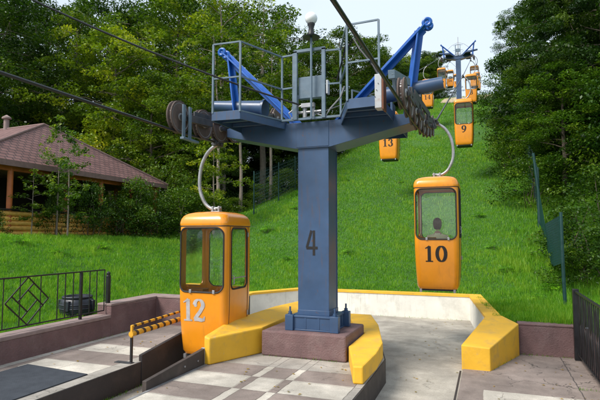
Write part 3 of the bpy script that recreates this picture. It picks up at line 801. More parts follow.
def digit(ch):
    T, t = .21, .075; S_ = []
    def st(p, w=None): S_.append(ribbon(p, w or W(p, T, t)))
    def dot(x, z, r=.095): p = arc(x, z, r*.5, r*.5, 0, 360, 14); S_.append(ribbon(p, [r]*len(p)))
    if ch == '1': st([(.34,.04),(.34,.96)], [.2,.2]); st([(.12,.035),(.56,.035)], [.07,.07]); st([(.10,.82),(.26,.90),(.36,.97)], [.05,.08,.10])
    if ch == '0': st(arc(.36,.5,.25,.45,0,360,36))
    if ch == '2':
        st([(.10,.72)]+arc(.33,.72,.22,.23,160,-10,14)+[(.50,.60),(.38,.42),(.20,.22),(.10,.08)]); st([(.07,.09),(.3,.10),(.45,.075),(.58,.09),(.63,.24)], [.15,.17,.17,.14,.05]); dot(.15,.73)
    if ch == '3': st(arc(.32,.74,.19,.21,150,-80,14)); st(arc(.32,.27,.23,.24,85,-150,16)); dot(.15,.80); dot(.13,.19)
    if ch == '4': st([(.46,.04),(.46,.96)], [.19,.19]); st([(.05,.30),(.66,.30)], [.075,.075]); st([(.06,.30),(.42,.94)], [.07,.07]); st([(.28,.035),(.64,.035)], [.07,.07])
    if ch == '5': st([(.20,.92),(.16,.55)], [.06,.06]); st([(.16,.90),(.54,.92)], [.14,.12]); st([(.16,.53)]+arc(.32,.31,.23,.27,115,-150,18)); dot(.13,.19)
    if ch == '6': st(arc(.36,.30,.21,.26,0,360,28)); st([(.58,.86),(.40,.90),(.22,.70),(.13,.45),(.15,.28)], [.09,.1,.15,.19,.18])
    if ch == '7': st([(.08,.90),(.60,.90)], [.14,.14]); st([(.59,.88),(.42,.5),(.30,.04)], [.08,.15,.2]); st([(.08,.96),(.09,.74)], [.05,.05])
    if ch == '8': st(arc(.35,.74,.18,.21,0,360,26)); st(arc(.35,.27,.22,.24,0,360,28))
    if ch == '9': st(arc(.36,.68,.21,.26,0,360,28)); st([(.12,.12),(.30,.08),(.48,.28),(.57,.52),(.565,.70)], [.09,.1,.15,.19,.18])
    if ch == 'P':   # plain stencil four for the column
        S_.append(ribbon([(.50,.0),(.50,1.0)], [.14,.14])); S_.append(ribbon([(.06,.30),(.72,.30)], [.11,.11])); S_.append(ribbon([(.08,.30),(.20,.60),(.36,1.0)], [.13,.13,.13]))
    return S_
def number_mesh(text, h, yfun, x0, z0, mat, adv=.66, wx=1.0, cent=True):
    mb = MB(); tot = adv*len(text)*h*wx; ox = x0-(tot/2 if cent else 0)
    lay = 0
    for i, ch in enumerate(text):
        for V, F in digit(ch):
            lay += 1; e = .003+.0006*(lay % 6)
            vs = []
            for (u, w_) in V:
                x = ox+(i*adv+u)*h*wx; z = z0+w_*h; vs.append((x, yfun(x, z)-e, z))
            mb.add(vs, F)
    me = mb.mesh('number', mat, 0)
    return me

# ------------------------------------------------------------------ gondola
HWc, HLc, RC, ZR = .40, .43, .10, 1.90
def hw_(z): return HWc-.035*max(0, (.95-z)/.95)**2-(.02*max(0, .05-z)/.05)
def hl_(z): return HLc-.075*max(0, (.95-z)/.95)**1.8-(.02*max(0, .05-z)/.05)
def rring(hw, hl, r, z, n=7):
    P = []
    for cx, cy, a0 in ((hw-r,hl-r,0),(-hw+r,hl-r,90),(-hw+r,-hl+r,180),(hw-r,-hl+r,270)):
        for k in range(n+1):
            a = R(a0+90*k/n); P.append((cx+r*math.cos(a), cy+r*math.sin(a), z))
    return P
def fy(x, z, inset=0):     # front surface (towards -Y)
    hw, hl = hw_(z)-inset, hl_(z)-inset; r = RC-inset; ax = min(abs(x), hw-1e-4)
    if ax < hw-r: return -hl
    return -(hl-r)-math.sqrt(max(0, r*r-(ax-(hw-r))**2))
def sx_(y, z, inset=0):
    hw, hl = hw_(z)-inset, hl_(z)-inset; r = RC-inset; ay = min(abs(y), hl-1e-4)
    if ay < hl-r: return hw
    return (hw-r)+math.sqrt(max(0, r*r-(ay-(hl-r))**2))
def rrect(hx, z0, z1, r, n=6, cx=0):
    P = []
    for ax, az, a0 in ((cx+hx-r,z1-r,0),(cx-hx+r,z1-r,90),(cx-hx+r,z0+r,180),(cx+hx-r,z0+r,270)):
        for k in range(n+1):
            a = R(a0+90*k/n); P.append((ax+r*math.cos(a), az+r*math.sin(a)))
    return P
def densify(P, m=3):
    out = []
    for i in range(len(P)):
        a, b = P[i], P[(i+1) % len(P)]; d = math.dist(a, b); k = max(1, int(d/.06))
        for j in range(k): out.append((a[0]+(b[0]-a[0])*j/k, a[1]+(b[1]-a[1])*j/k))
    return out
WF = (.362, .915, 1.85, .11)    # front half width, z0, z1, corner radius
WS = (.25, .95, 1.85, .08)
def cabin_shell():
    zs = [0,.02,.05,.15,.3,.5,.7,.95,1.3,1.6,ZR-.02]
    o = MB().loft([rring(hw_(z), hl_(z), RC, z) for z in zs]).mesh('o', 'orange', 50)
    i_ = MB().loft([rring(hw_(z)-.028, hl_(z)-.028, RC-.028, z) for z in [.04]+zs[2:-1]+[ZR+.1]]).mesh('i', 'orange', 50)
    cut = MB()
    for (hx, a, b, r), ax in ((WF, 'y'), (WS, 'x')):
        P = rrect(hx, a, b, r); n = len(P)
        for sgn in (-1, 1):
            rings = []
            for d in (.27 if ax == 'y' else .27, .7):
                rings.append([((x, sgn*d, z) if ax == 'y' else (sgn*d, x, z)) for x, z in P])
            cut.loft(rings)
    c = cut.mesh('c', 'orange', 50)
    ob = link('tmp', o); oi = link('tmp', i_); oc = link('tmp', c)
    for t in (oi, oc):
        md = ob.modifiers.new('b', 'BOOLEAN'); md.operation = 'DIFFERENCE'; md.object = t; md.solver = 'EXACT'
        if t is oc: md.use_self = False
    dg = bpy.context.evaluated_depsgraph_get(); dg.update()
    me = bpy.data.meshes.new_from_object(ob.evaluated_get(dg)); me.name = 'cabin_body'
    for t in (ob, oi, oc): bpy.data.objects.remove(t)
    me.materials.clear(); me.materials.append(M['orange']); me.shade_smooth(); me.set_sharp_from_angle(angle=R(38))
    return me
def frame_mesh(win, side, sgn, r=.013):
    P = densify(rrect(*win))
    if side == 'y': pts = [(x, sgn*-fy(x, z)+sgn*.002, z) for x, z in P]
    else: pts = [(sgn*(sx_(x, z)+.002), x, z) for x, z in P]
    return MB().tube(pts, r, 6, closed=True)
def glass_mesh(win, side, sgn):
    P = densify(rrect(win[0], win[1], win[2], win[3])); mb = MB()
    # fan of strips between mirrored outline columns
    nx = 18; vs = []; fs = []; hx, z0, z1, r = win
    for i in range(nx+1):
        x = -hx+2*hx*i/nx; ax = abs(x); dz = 0
        if ax > hx-r: dz = r-math.sqrt(max(0, r*r-(ax-(hx-r))**2))
        for j in range(7):
            z = z0+dz+(z1-z0-2*dz)*j/6
            vs.append((x, sgn*-fy(x, z, .014), z) if side == 'y' else (sgn*sx_(x, z, .014), x, z))
    for i in range(nx):
        for j in range(6): a = i*7+j; fs.append((a, a+7, a+8, a+1))
    return mb.add(vs, fs)
def make_gondola(side=1):
    g = empty('gondola', (0,0,0))
    body = link('cabin_body', cabin_shell(), g)
    rf = []
    for f, z in ((1.0,ZR-.02),(1.012,ZR),(1.012,ZR+.03),(.985,ZR+.085),(.93,ZR+.13),(.83,ZR+.165),(.65,ZR+.19),(.4,ZR+.20),(.05,ZR+.203)):
        rf.append(rring(HWc*f+.002, HLc*f+.002, min(RC+(1-f)*.12, HWc*f*.9), z))
    roof = MB().loft(rf).build('roof', 'orange', g, smooth=60)
    MB().tube([(x*1.006, y*1.006, ZR-.022) for x, y, _ in rring(HWc, HLc, RC, 0, 8)], .007, 5, closed=True).build('seal', 'rubber', roof)
    for nm, win, ax, sg in (('front_window', WF, 'y', -1), ('back_window', WF, 'y', 1), ('side_window', WS, 'x', 1), ('side_window', WS, 'x', -1)):
        fr = frame_mesh(win, ax, sg).build(nm, 'rubber', g)
        glass_mesh(win, ax, sg).build('pane', 'glass', fr, smooth=60)
    # door seams on the +X side and latch details
    s_ = MB()
    for y in (-.29, .29):
        s_.tube([(sx_(y, z)+.001, y, z) for z in (.04,.2,.4,.6,.8,1.0,1.3,1.6,1.87)], .005, 5)
    s_.build('door_seam', 'rubber', g)
    for x in (-.17, .22): MB().box(x-.018, x+.018, fy(x, .93)-.02, fy(x, .93), .90, .95).build('window_latch', 'steel', g, .003)
    MB().tube([(HWc+.002,-.21,1.02),(HWc+.03,-.21,1.03),(HWc+.03,-.21,1.14),(HWc+.002,-.21,1.15)], .008, 6).build('door_handle', 'steel', g)
    MB().box(.40-.02, .40+.006, -.22, .22, 1.10, 1.115).build('grab_rail', 'steel', g)
    for z in (.55,1.75): MB().cyl((HWc+.004,.285,z-.035), (HWc+.004,.285,z+.035), .013, n=8).build('hinge', 'steel', g)
    # interior
    MB().box(-.33, .33, -.33, .33, .045, .06).build('floor_plate', 'rubber', g)
    st = MB().box(-.30, .30, .06, .335, .06, .50); st.build('seat', 'seat', g, .01)
    MB().box(-.30, -.02, -.34, -.16, .06, .95).build('console', 'seat', g, .01)
    MB().loft([rring(HWc-.075, HLc-.11, RC*.7, z) for z in (-.035, 0.004)]).build('bumper', 'rubber', g)
    MB().box(-.32, -.28, -.36, -.30, -.06, -.0).box(.28, .32, -.36, -.30, -.06, 0).build('guide_shoe', 'steel', g)
    # roof bracket and hanger
    MB().box(-.075, .075, -.05, .05, 2.09, 2.115).box(-.07, -.04, -.04, .04, 2.10, 2.19).box(.04, .07, -.04, .04, 2.10, 2.19).cyl((-.085,0,2.16), (.085,0,2.16), .02, n=12).build('roof_bracket', 'steel', g, .004)
    B = .30*side
    K = [(0,2.15),(.30*B,2.155),(.68*B,2.24),(.97*B,2.42),(1.03*B,2.62),(.92*B,2.84),(.62*B,3.02),(.25*B,3.12),(0,3.15)]
    pts = []
    for i in range(len(K)-1):
        p0 = K[max(i-1, 0)]; p1 = K[i]; p2 = K[i+1]; p3 = K[min(i+2, len(K)-1)]
        for j in range(5):
            t = j/5; q = [.5*((2*p1[k])+(-p0[k]+p2[k])*t+(2*p0[k]-5*p1[k]+4*p2[k]-p3[k])*t*t+(-p0[k]+3*p1[k]-3*p2[k]+p3[k])*t**3) for k in range(2)]
            pts.append((q[0], 0, q[1]))
    pts.append((0,0,3.15))
    MB().tube(pts, .028, 12).build('hanger', 'steel', g)
    MB().box(-.04, .04, -.10, .10, 3.13, 3.20).box(-.025, .025, -.16, .16, 3.19, 3.225).cyl((-.06,-.06,3.16), (.06,-.06,3.16), .025, n=10).cyl((-.06,.06,3.16), (.06,.06,3.16), .025, n=10).build('rope_grip', 'dark_steel', g, .004)
    return g
protoL = make_gondola(-1)
protoR = copy_tree(protoL)
for c in kids(protoR):
    if c.name.startswith('hanger'):
        c.data = c.data.copy(); c.data.transform(Matrix.Diagonal((-1,1,1,1))); c.data.flip_normals()
XL, XR = -1.58, 1.46
ROPEL = [(-60,3.12),(-1.2,3.12),(-.3,3.16),(.5,3.3),(1.3,3.56),(2.2,3.88),(14.6,8.22),(30.5,14.4),(42.5,19.1),(44.0,19.6),(45.5,20.05),(58,23.8),(75,28.4),(110,36)]
ROPER = [(-60,3.24),(-1.2,3.22),(-.3,3.22),(.5,3.25),(1.3,3.34),(2.1,3.52),(2.9,3.93),(16.4,8.95),(31,14.6),(42.5,19.0),(44.0,19.5),(45.5,19.9),(58,23.2),(75,27.8),(110,35)]
def rz_(prof, y): return float(np.interp(y, [p[0] for p in prof], [p[1] for p in prof]))
gl = [  # side, Y, number, label
 ('L',-.22,'12','orange gondola numbered 12 docked over the pit left of the near pylon'),
 ('L',14.6,'13','orange gondola numbered 13 seen below the right deck of the near pylon'),
 ('L',30.5,'14','orange gondola numbered 14 below the tapered blue pipe'),
 ('L',43.5,'15','orange gondola numbered 15 at the left of the far pylon head'),
 ('L',56.5,'16','orange gondola numbered 16 between gondola 15 and the far pylon column'),
 ('L',71,'17','tiny orange gondola peeking from behind the far pylon column on its left'),
 ('R',2.9,'10','orange gondola numbered 10 hanging over the white retaining wall'),
 ('R',16.4,'9','orange gondola numbered 9 hanging in front of the far pylon base'),
 ('R',31,'8','orange gondola just right of the far pylon column above gondola 9'),
 ('R',45,'7','orange gondola at the right arm of the far pylon'),
 ('R',58.5,'6','farthest orange gondola just beyond the right arm of the far pylon'),
 ('R',72,'5','tiny orange gondola lowest behind the right arm of the far pylon'),
]
GZ = {}
for sd, y, num, lab in gl:
    src = protoL if sd == 'L' else protoR
    first = num in ('12', '10')
    g = src if first else copy_tree(src, skip=('number',))
    z = rz_(ROPEL if sd == 'L' else ROPER, y)-3.205
    g.location = (XL if sd == 'L' else XR, y, z); GZ[num] = g.location.copy()
    tag(g, lab, 'gondola', 'orange gondolas on the two ropes')
    if num == '12': nm = number_mesh(num, .33, lambda x, z: fy(x, z), -.13, .49, 'number_grey', adv=.60, wx=.95)
    elif num == '10': nm = number_mesh(num, .30, lambda x, z: fy(x, z), -.02, .50, 'number_black', adv=.70, wx=1.0)
    else: nm = number_mesh(num, .33, lambda x, z: fy(x, z), 0, .52, 'number_black', adv=.70)
    link('number', nm, g)
# ropes
for nm, X, prof, lab in (('haul_rope', XL, ROPEL, 'black haul rope on the left carrying gondola 12 up the slope'), ('haul_rope', XR, ROPER, 'thick black haul rope on the right crossing the sky and carrying gondola 10')):
    ys = sorted(set([p[0] for p in prof]+list(np.linspace(-60, 110, 100)))); tag(MB().tube([(X, y, rz_(prof, y)) for y in ys], .0185, 7).build(nm, 'black', smooth=60), lab, 'rope')

# ------------------------------------------------------------------ pylon
def sheave(parent, x, y, z, r=.21, face=1):
    w = MB().lathe([(r*.80,-.035),(r,-.04),(r,-.022),(r*.86,-.008),(r*.86,.008),(r,.022),(r,.04),(r*.80,.035)], (x,y,z), 28, 'x').build('sheave_wheel', 'tyre', parent)
    MB().lathe([(.03,-.055),(.05,-.05),(.055,-.025),(r*.60,-.02),(r*.86,-.038),(r*.86,.038),(r*.60,.02),(.055,.025),(.05,.05),(.03,.055)], (x,y,z), 24, 'x').build('hub', 'steel', w)
    return w
def train(root, X, prof, ys, zoff, s, r=.21):
    for y in ys: sheave(root, X, y, rz_(prof, y+zoff[0])+zoff[1]+r*.86+.012, r)
    fr = MB()
    for a, b in zip(ys[:-1:2], ys[1::2]):
        za = rz_(prof, a+zoff[0])+zoff[1]+r*.86; zb = rz_(prof, b+zoff[0])+zoff[1]+r*.86
        for o_ in (-.075, .075):
            fr.bar((X+o_,a-.05,za), (X+o_,b+.05,zb), .018, .07); fr.bar((X+o_,(a+b)/2,(za+zb)/2), (X+o_,(a+b)/2,(za+zb)/2+.14), .018, .07)
        fr.cyl((X-.095,a,za), (X+.095,a,za), .03, n=10); fr.cyl((X-.095,b,zb), (X+.095,b,zb), .03, n=10)
    m1 = (ys[0]+ys[1])/2; m2 = (ys[2]+ys[3])/2; m3 = (ys[-4]+ys[-3])/2; m4 = (ys[-2]+ys[-1])/2
    zz = lambda y_: rz_(prof, y_+zoff[0])+zoff[1]+r*.86
    for o_ in (-.05, .05):
        for p_, q_ in ((m1, m2), (m3, m4)): fr.bar((X+o_,p_,zz(p_)+.10), (X+o_,q_,zz(q_)+.10), .02, .10)
        fr.bar((X+o_,(m1+m2)/2,zz((m1+m2)/2)+.19), (X+o_,(m3+m4)/2,zz((m3+m4)/2)+.19), .02, .10)
    fr.build('sheave_frame', 'dark_steel', root, .003)
def make_pylon(root, drop=0, full=True, yoff=0, zrope=0):
    zb = .355-drop if not full else .357
    # base box plate with gussets
    b = MB(); b.box(-.34, .32, -.26, .36, zb, zb+.022).box(-.34, .32, -.26, .36, zb+.185, zb+.21)
    for x in (-.33,-.12,.08,.27): b.box(x, x+.03, -.255, .355, zb+.022, zb+.185)
    for y in (-.25,-.02,.19,.32): b.box(-.335, .315, y, y+.03, zb+.0215, zb+.1845)
    for x in (-.40, .27):
        for y in (-.29, .29): b.box(x, x+.12, y, y+.10, zb+.0005, zb+.22)
    b.build('base_plate', 'blue', root, .004)
    for x in (-.34, .33):
        for y in (-.24, .34): MB().cyl((x,y,zb+.215), (x,y,zb+.232), .035, n=6).cyl((x,y,zb+.232), (x,y,zb+.262), .028, n=6).cyl((x,y,zb+.255), (x,y,zb+.33), .014, n=8).build('anchor_bolt', 'blue', root)
    z0 = zb+.21
    c = MB(); c.box(-.235, .215, -.16, .26, z0, 3.0)
    c.box(-.245, .225, -.17, -.16, z0, 3.0).box(-.245, .225, .26, .27, z0, 3.0)
    c.box(-.25, .23, -.176, .276, z0, z0+.07)
    c.build('column', 'blue', root, .004)
    # cross beam, tapered
    bp_ = [(-1.42,3.24),(-1.42,3.37),(1.42,3.37),(1.42,3.24),(.26,2.985),(-.28,2.985)]
    b = MB(); vs = [(x,-.20,z) for x, z in bp_]+[(x,.29,z) for x, z in bp_]; n = 6
    b.add(vs, [tuple(range(n)), tuple(range(n, 2*n))[::-1]]+[(i, n+i, n+(i+1) % n, (i+1) % n) for i in range(n)])
    for y in (-.207, .29): b.box(-.26, .24, y, y+.007, 3.0, 3.36)
    b.build('cross_beam', 'blue', root, .006)
    # decks
    for s in (-1, 1):
        P = [(s*1.17,-1.08),(s*.75,-1.05),(s*.44,-.24),(s*.44,.32),(s*.75,1.05),(s*1.17,1.08)]
        d = MB(); d.prism(P, 3.372, 3.384)
        for i in range(6):
            a, c_ = P[i], P[(i+1) % 6]
            d.bar((a[0],a[1],3.345), (c_[0],c_[1],3.345), .012, .12)
        for y in (-.8,-.5,.55,.85): 
            xi = .75-(.31*(1.05-abs(y))/.81); d.bar((s*xi,y,3.34), (s*1.16,y,3.34), .03, .05)
        d.build('deck', 'blue', root)
        # railings of the deck
        zt = 4.36; pr = [(s*1.16,-1.08),(s*.75,-1.06),(s*.45,-.30)]; pk = [(s*1.16,1.08),(s*.75,1.06),(s*.45,.34)]
        r_ = MB()
        for q in ((pr,) if full else ()):
            for k, (x, y) in enumerate(q): r_.box(x-.0125, x+.0125, y-.0125, y+.0125, 3.385, zt)
            for a, c_ in zip(q[:-1], q[1:]):
                for z in (zt, 3.87): r_.bar((a[0],a[1],z), (c_[0],c_[1],z), .020, .020)
        r_.bar((s*1.16,-1.06,3.40),(s*.75,-1.04,3.40),.02,.02).bar((s*.75,-1.04,3.40),(s*.45,-.30,3.40),.02,.02)
        if full: r_.build('deck_railing', 'rail_grey', root)
        r2 = MB().box(s*.45-.012,s*.45+.012,.33,.354,3.385,3.95).box(s*.80-.012,s*.80+.012,1.0,1.024,3.385,3.95).bar((s*.45,.342,3.94),(s*.80,1.012,3.94),.022,.022)
        if full: r2.build('low_rail', 'rail_grey', root)
        # A shaped struts
        st = MB(); tip = Vector((s*1.60,.05,4.66)); foot = Vector((s*.30,.03,3.37)); f2 = Vector((s*1.36,.05,3.5)); t2 = tip+Vector((-s*.09,0,-.05))
        for y_ in (-.075, .075):
            o_ = Vector((0,y_,0)); st.bar(foot+o_, tip+o_*.8, .022, .105, (0,1,0)); st.bar(f2+o_, t2+o_*.8, .022, .095, (0,1,0))
        st.bar(foot, tip-(tip-foot).normalized()*.05, .13, .03, (0,1,0)); st.bar(f2, t2, .13, .03, (0,1,0))
        st.box(*sorted((s*1.30, s*1.44)), -.1, .2, 3.385, 3.52)
        so = st.build('lifting_strut', 'strut_blue', root, .004)
        tt = MB(); e_ = tip+Vector((s*.03,0,.03))
        for y_ in (-.07, .07): tt.tube([e_+Vector((math.cos(k*PI/8)*.05, y_, math.sin(k*PI/8)*.05)) for k in range(16)], .026, 8, closed=True)
        tt.cyl(e_+Vector((0,-.08,0)), e_+Vector((0,.08,0)), .02, n=10)
        tt.build('strut_eye', 'strut_blue', so)
        # axle pipe
        pp = MB().cyl((s*.92,.10,3.72), (s*1.82,.10,3.84), .125, .085, 24); po = pp.build('axle_pipe', 'blue', root)
        MB().cyl((s*.90,.10,3.715), (s*.935,.10,3.72), .15, n=24).build('flange', 'blue', po)
        MB().box(*sorted((s*.98, s*1.01)), -.02, .22, 3.385, 3.60).box(*sorted((s*1.10, s*1.13)), -.02, .22, 3.385, 3.60).build('bracket', 'blue', po)
    # centre gate frame
    f = MB(); zt = 4.36
    for x in (-.225, .205): f.box(x-.025, x+.025, -.345, -.30, 3.385, 4.40)
    f.bar((-.25,-.32,4.40), (.23,-.32,4.40), .05, .04)
    f.bar((-.45,-.30,zt), (-.25,-.32,zt), .024, .024).bar((.23,-.32,zt), (.45,-.30,zt), .024, .024)
    f.bar((-.45,-.30,3.87), (-.25,-.32,3.87), .022, .022).bar((.23,-.32,3.87), (.45,-.30,3.87), .022, .022)
    f.bar((-.45,-.30,3.395), (.45,-.30,3.395), .04, .03)
    f.box(-.275,-.25,-.33,-.305,3.40,4.38); f.build('centre_frame', 'rail_grey', root)
    MB().box(-.195, .17, -.295, -.20, 3.70, 4.02).build('control_box', 'rail_grey', root, .006)
    MB().box(.24, .27, -.33, -.24, 3.73, 3.93).build('fuse_box', 'box_white', root, .006)
    t = MB(); t.cyl((-.22,-.27,3.50), (.15,-.27,3.50), .02, n=10).cyl((-.10,-.27,3.42), (-.10,-.27,3.62), .032, n=12).cyl((.02,-.27,3.42), (.02,-.27,3.60), .035, n=12).box(-.14,.06,-.33,-.27,3.56,3.62)
    t.tube([(-.2,-.28,3.45),(-.3,-.29,3.42),(-.34,-.3,3.5),(-.22,-.3,3.58),(-.1,-.3,3.6)], .011, 6)
    t.tube([(.1,-.28,3.45),(.22,-.29,3.41),(.3,-.3,3.52),(.45,-.31,3.66),(.52,-.35,3.8)], .011, 6)
    t.build('valve_pipes', 'steel', root)
py = empty('lift_pylon', (0,0,0), label='near blue steel pylon numbered 4 with two railed decks and sheaves', cat='pylon', group='blue pylons of the chair lift')
make_pylon(py)
link('number', number_mesh('P', .36, lambda x, z: -.170, -.095, 1.42, 'number_black', adv=.66, wx=.72, cent=False), py).location = (-.035,0,0)
# sheaves of the near pylon
train(py, XL, ROPEL, [-1.28,-.66,-.18,.26,.72,1.18,1.64,2.1], (0,0), -1, .225)
train(py, XR, ROPER, [-1.2,-.75,-.3,.15,.6,1.05,1.5,1.95], (0,-.02), 1, .185)
for s, X in ((-1, XL), (1, XR)):
    MB().bar((X,.1,3.63), (X,.2,rz_(ROPEL,.4)+.62), .12, .12).build('train_mount', 'dark_steel', py, .004)
g_ = MB()
for y in (-1.32,-1.17): g_.bar((XL+.115,y,3.02),(XL+.115,y,3.48),.02,.06,(0,1,0))
g_.box(XL+.10,XL+.16,-1.38,-1.0,3.0,3.03)
MB().bar((XL+.09,-1.16,3.33),(XL+.09,-.55,3.38),.04,.10).build('wheel_guard', 'dark_steel', py, .003)
g_.build('wheel_guard', 'rail_grey', py, .003)
MB().bar((XR-.12,-1.25,3.60),(XR-.06,-.4,3.74),.08,.10).bar((XR-.10,-1.22,3.62),(XR-.10,-1.1,3.40),.04,.08).build('wheel_guard', 'rail_grey', py, .003)
cb = MB().box(1.115,1.20,-1.14,-.99,3.24,3.66).build('electric_cabinet', 'box_white', py, .006)
MB().box(1.202,1.225,-1.15,-.97,3.22,3.60).build('back_plate', 'rust', cb, .003)
m_ = MB()
for k in range(3): m_.cyl((1.12+.02*k,-1.145,3.38+.08*k), (1.12+.02*k,-1.15,3.38+.08*k), .006, n=6)
m_.build('screw', 'black', cb)
m_ = MB().tube([(.58,-.6,4.1),(.66,-.8,4.02),(.74,-.95,4.12),(.82,-1.0,4.2),(.9,-1.02,4.05),(1.08,-1.05,3.8),(1.15,-1.06,3.66)], .013, 6)
m_.tube([(.40,-.32,3.9),(.5,-.42,4.12),(.6,-.62,4.2),(.76,-1.06,4.3)], .012, 6); m_.build('loose_cable', 'black', py)
# lamp on its own pole
lp = empty('globe_lamp', (.035,-.375,3.37), label='white globe lamp on a thin pole above the centre of the near pylon', cat='lamp')
MB().cyl((0,0,0), (0,0,1.20), .017, n=10).build('pole', 'rail_grey', lp)
MB().lathe([(.001,1.19),(.12,1.185),(.125,1.20),(.05,1.22),(.045,1.27),(.035,1.34),(.055,1.38),(.055,1.40),(.001,1.41)], n=24).build('fitting', 'black', lp)
MB().lathe([(.055+0*.1,1.385)]+[(.09*math.sin(a), 1.478-.09*math.cos(a)) for a in np.linspace(.55, PI-.01, 18)], n=28).build('globe', 'globe', lp, smooth=80)
# far pylon
zf = 19.55-3.35
p2 = empty('lift_pylon', (.0,44.0,zf), label='far blue grey pylon standing near the hill top', cat='pylon', group='blue pylons of the chair lift')
make_pylon(p2, drop=1.9, full=False)
for X, prof in ((XL, ROPEL), (XR, ROPER)):
    pf = [(y-44.0, z-zf-.45) for y, z in prof]; train(p2, X, pf, [-1.0,-.55,-.1,.35,.8,1.25], (0,0), 1)
MB().tube([(0,0,3.37),(0,0,4.4),(0,0,5.3)], [.05,.045,.03], 10).build('mast', 'box_white', p2)
MB().tube([(-1.55,.1,3.7),(-.6,.1,4.55),(0,0,4.75),(.6,.1,4.55),(1.55,.1,3.7)], .02, 6).build('stay', 'box_white', p2)
for X, prof, s in ((XL, ROPEL, -1), (XR, ROPER, 1)): pass

# power cable from the station to the pylon
P0 = [(-.16,-.34,3.62)]
def pt(px, py_, d):
    x, y = place(bp(px), d)
    return (x, y, 0)
c0 = Vector((-.16,-.34,3.60)); c1 = Vector((-5.6,-5.2,6.3))
pts = []
for i in range(25):
    t = i/24; p = c0.lerp(c1, t); p.z -= 1.3*t*(1-t); pts.append(p)
tag(MB().tube(pts, .0135, 7).build('power_cable', 'black', smooth=60), 'thin sagging black cable running over the left deck to the control box', 'cable')

# ------------------------------------------------------------------ hut
def hut():
    h = empty('pavilion', (-13.6,7.1,0), label='open wooden pavilion with hipped brown shingle roof and log parapet', cat='pavilion')
    ox, oy = -13.6, 7.1
    ez, az = 3.98, 5.93
    x1, x0 = -11.0, -20.5; y0, y1 = 2.5, 11.7; xa = -13.35; ya = 7.1
    me = bpy.data.meshes.new('roof')
    V = [(x1,y0,ez),(x1,y1,ez),(x0,y1,ez),(x0,y0,ez),(xa,ya,az),(x0+2.3,ya,az-.1)]
    V += [(a,b,c-.14) for a, b, c in V[:4]]
    V = [(a-ox,b-oy,c) for a, b, c in V]
    F = [(0,1,4),(1,2,5,4),(2,3,5),(3,0,4,5),(0,6,7,1),(1,7,8,2),(2,8,9,3),(3,9,6,0),(6,9,8,7)]
    me.from_pydata(V, [], F); uv = me.uv_layers.new(name='UVMap')
    for p in me.polygons:
        nn = p.normal; hz = Vector((0,0,1)).cross(nn)
        if hz.length < .01: hz = Vector((1,0,0))
        hz.normalize(); vv = nn.cross(hz)
        for li in p.loop_indices:
            co = me.vertices[me.loops[li].vertex_index].co; uv.data[li].uv = (co.dot(hz), co.dot(vv))
    me.materials.append(M['shingle']); rf = link('roof', me, h)
    rc = MB()
    def L_(a, b): rc.tube([Vector(V[a]), Vector(V[b])], .055, 8)
    L_(4,0); L_(4,1); L_(4,5); rc.build('ridge_cap', 'shingle_cap', rf)
    MB().lathe([(.10,0),(.10,.5),(.17,.52),(.17,.58),(.02,.68)], (x0+5.2-ox,ya-oy,az-.15), 14).build('vent', 'pink_cap', rf)
    fa = MB().bar((x1-ox+.02,y0-oy,ez-.09), (x1-ox+.02,y1-oy,ez-.09), .04, .18).bar((x1-ox,y1-oy+.02,ez-.09), (x0-ox,y1-oy+.02,ez-.09), .04, .18).bar((x1-ox,y0-oy-.02,ez-.09), (x0-ox,y0-oy-.02,ez-.09), .04, .18)
    fa.build('fascia', 'shingle_cap', rf)
    gz = 1.2
    for y in (2.6,4.15,6.3,8.0,9.7,11.3):
        MB().cyl((x1-.35-ox,y-oy,gz), (x1-.35-ox,y-oy,ez-.1), .085, n=12).build('post', 'post_red', h)
    for x in (-13.5,-16,-18.5):
        for y in (11.3,2.9): MB().cyl((x-ox,y-oy,gz), (x-ox,y-oy,ez-.1), .085, n=12).build('post', 'post_red', h)
    lg = MB()
    for k in range(5):
        z = 1.78+k*.152
        for ya_, yb_ in ((2.6,11.5),): lg.tube([(x1-.33-ox+random.uniform(-.012,.012),ya_-oy+(yb_-ya_)*q/12,z+random.uniform(-.006,.006)) for q in range(13)], [.078+random.uniform(-.006,.004) for q in range(13)], 12)
        lg.cyl((x1-.2-ox,11.35-oy,z), (x0+.3-ox,11.35-oy,z), .079, n=12)
    lg.build('log_parapet', 'log', h)
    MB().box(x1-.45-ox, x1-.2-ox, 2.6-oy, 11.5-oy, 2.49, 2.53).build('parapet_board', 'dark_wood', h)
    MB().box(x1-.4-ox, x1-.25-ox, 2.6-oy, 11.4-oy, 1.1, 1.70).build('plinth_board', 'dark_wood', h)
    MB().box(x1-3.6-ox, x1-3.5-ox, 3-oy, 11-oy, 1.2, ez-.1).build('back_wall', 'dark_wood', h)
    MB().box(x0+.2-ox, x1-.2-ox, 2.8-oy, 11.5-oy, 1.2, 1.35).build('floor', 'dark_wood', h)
    b = MB()
    for z in (3.7,): b.box(x1-.42-ox, x1-.28-ox, 2.7-oy, 11.5-oy, z, z+.14)
    b.build('top_beam', 'post_red', h)
M['shingle_cap'] = paint('shingle_cap', (.19, .115, .105), .75, .2, 8, bump=.4)
hut()

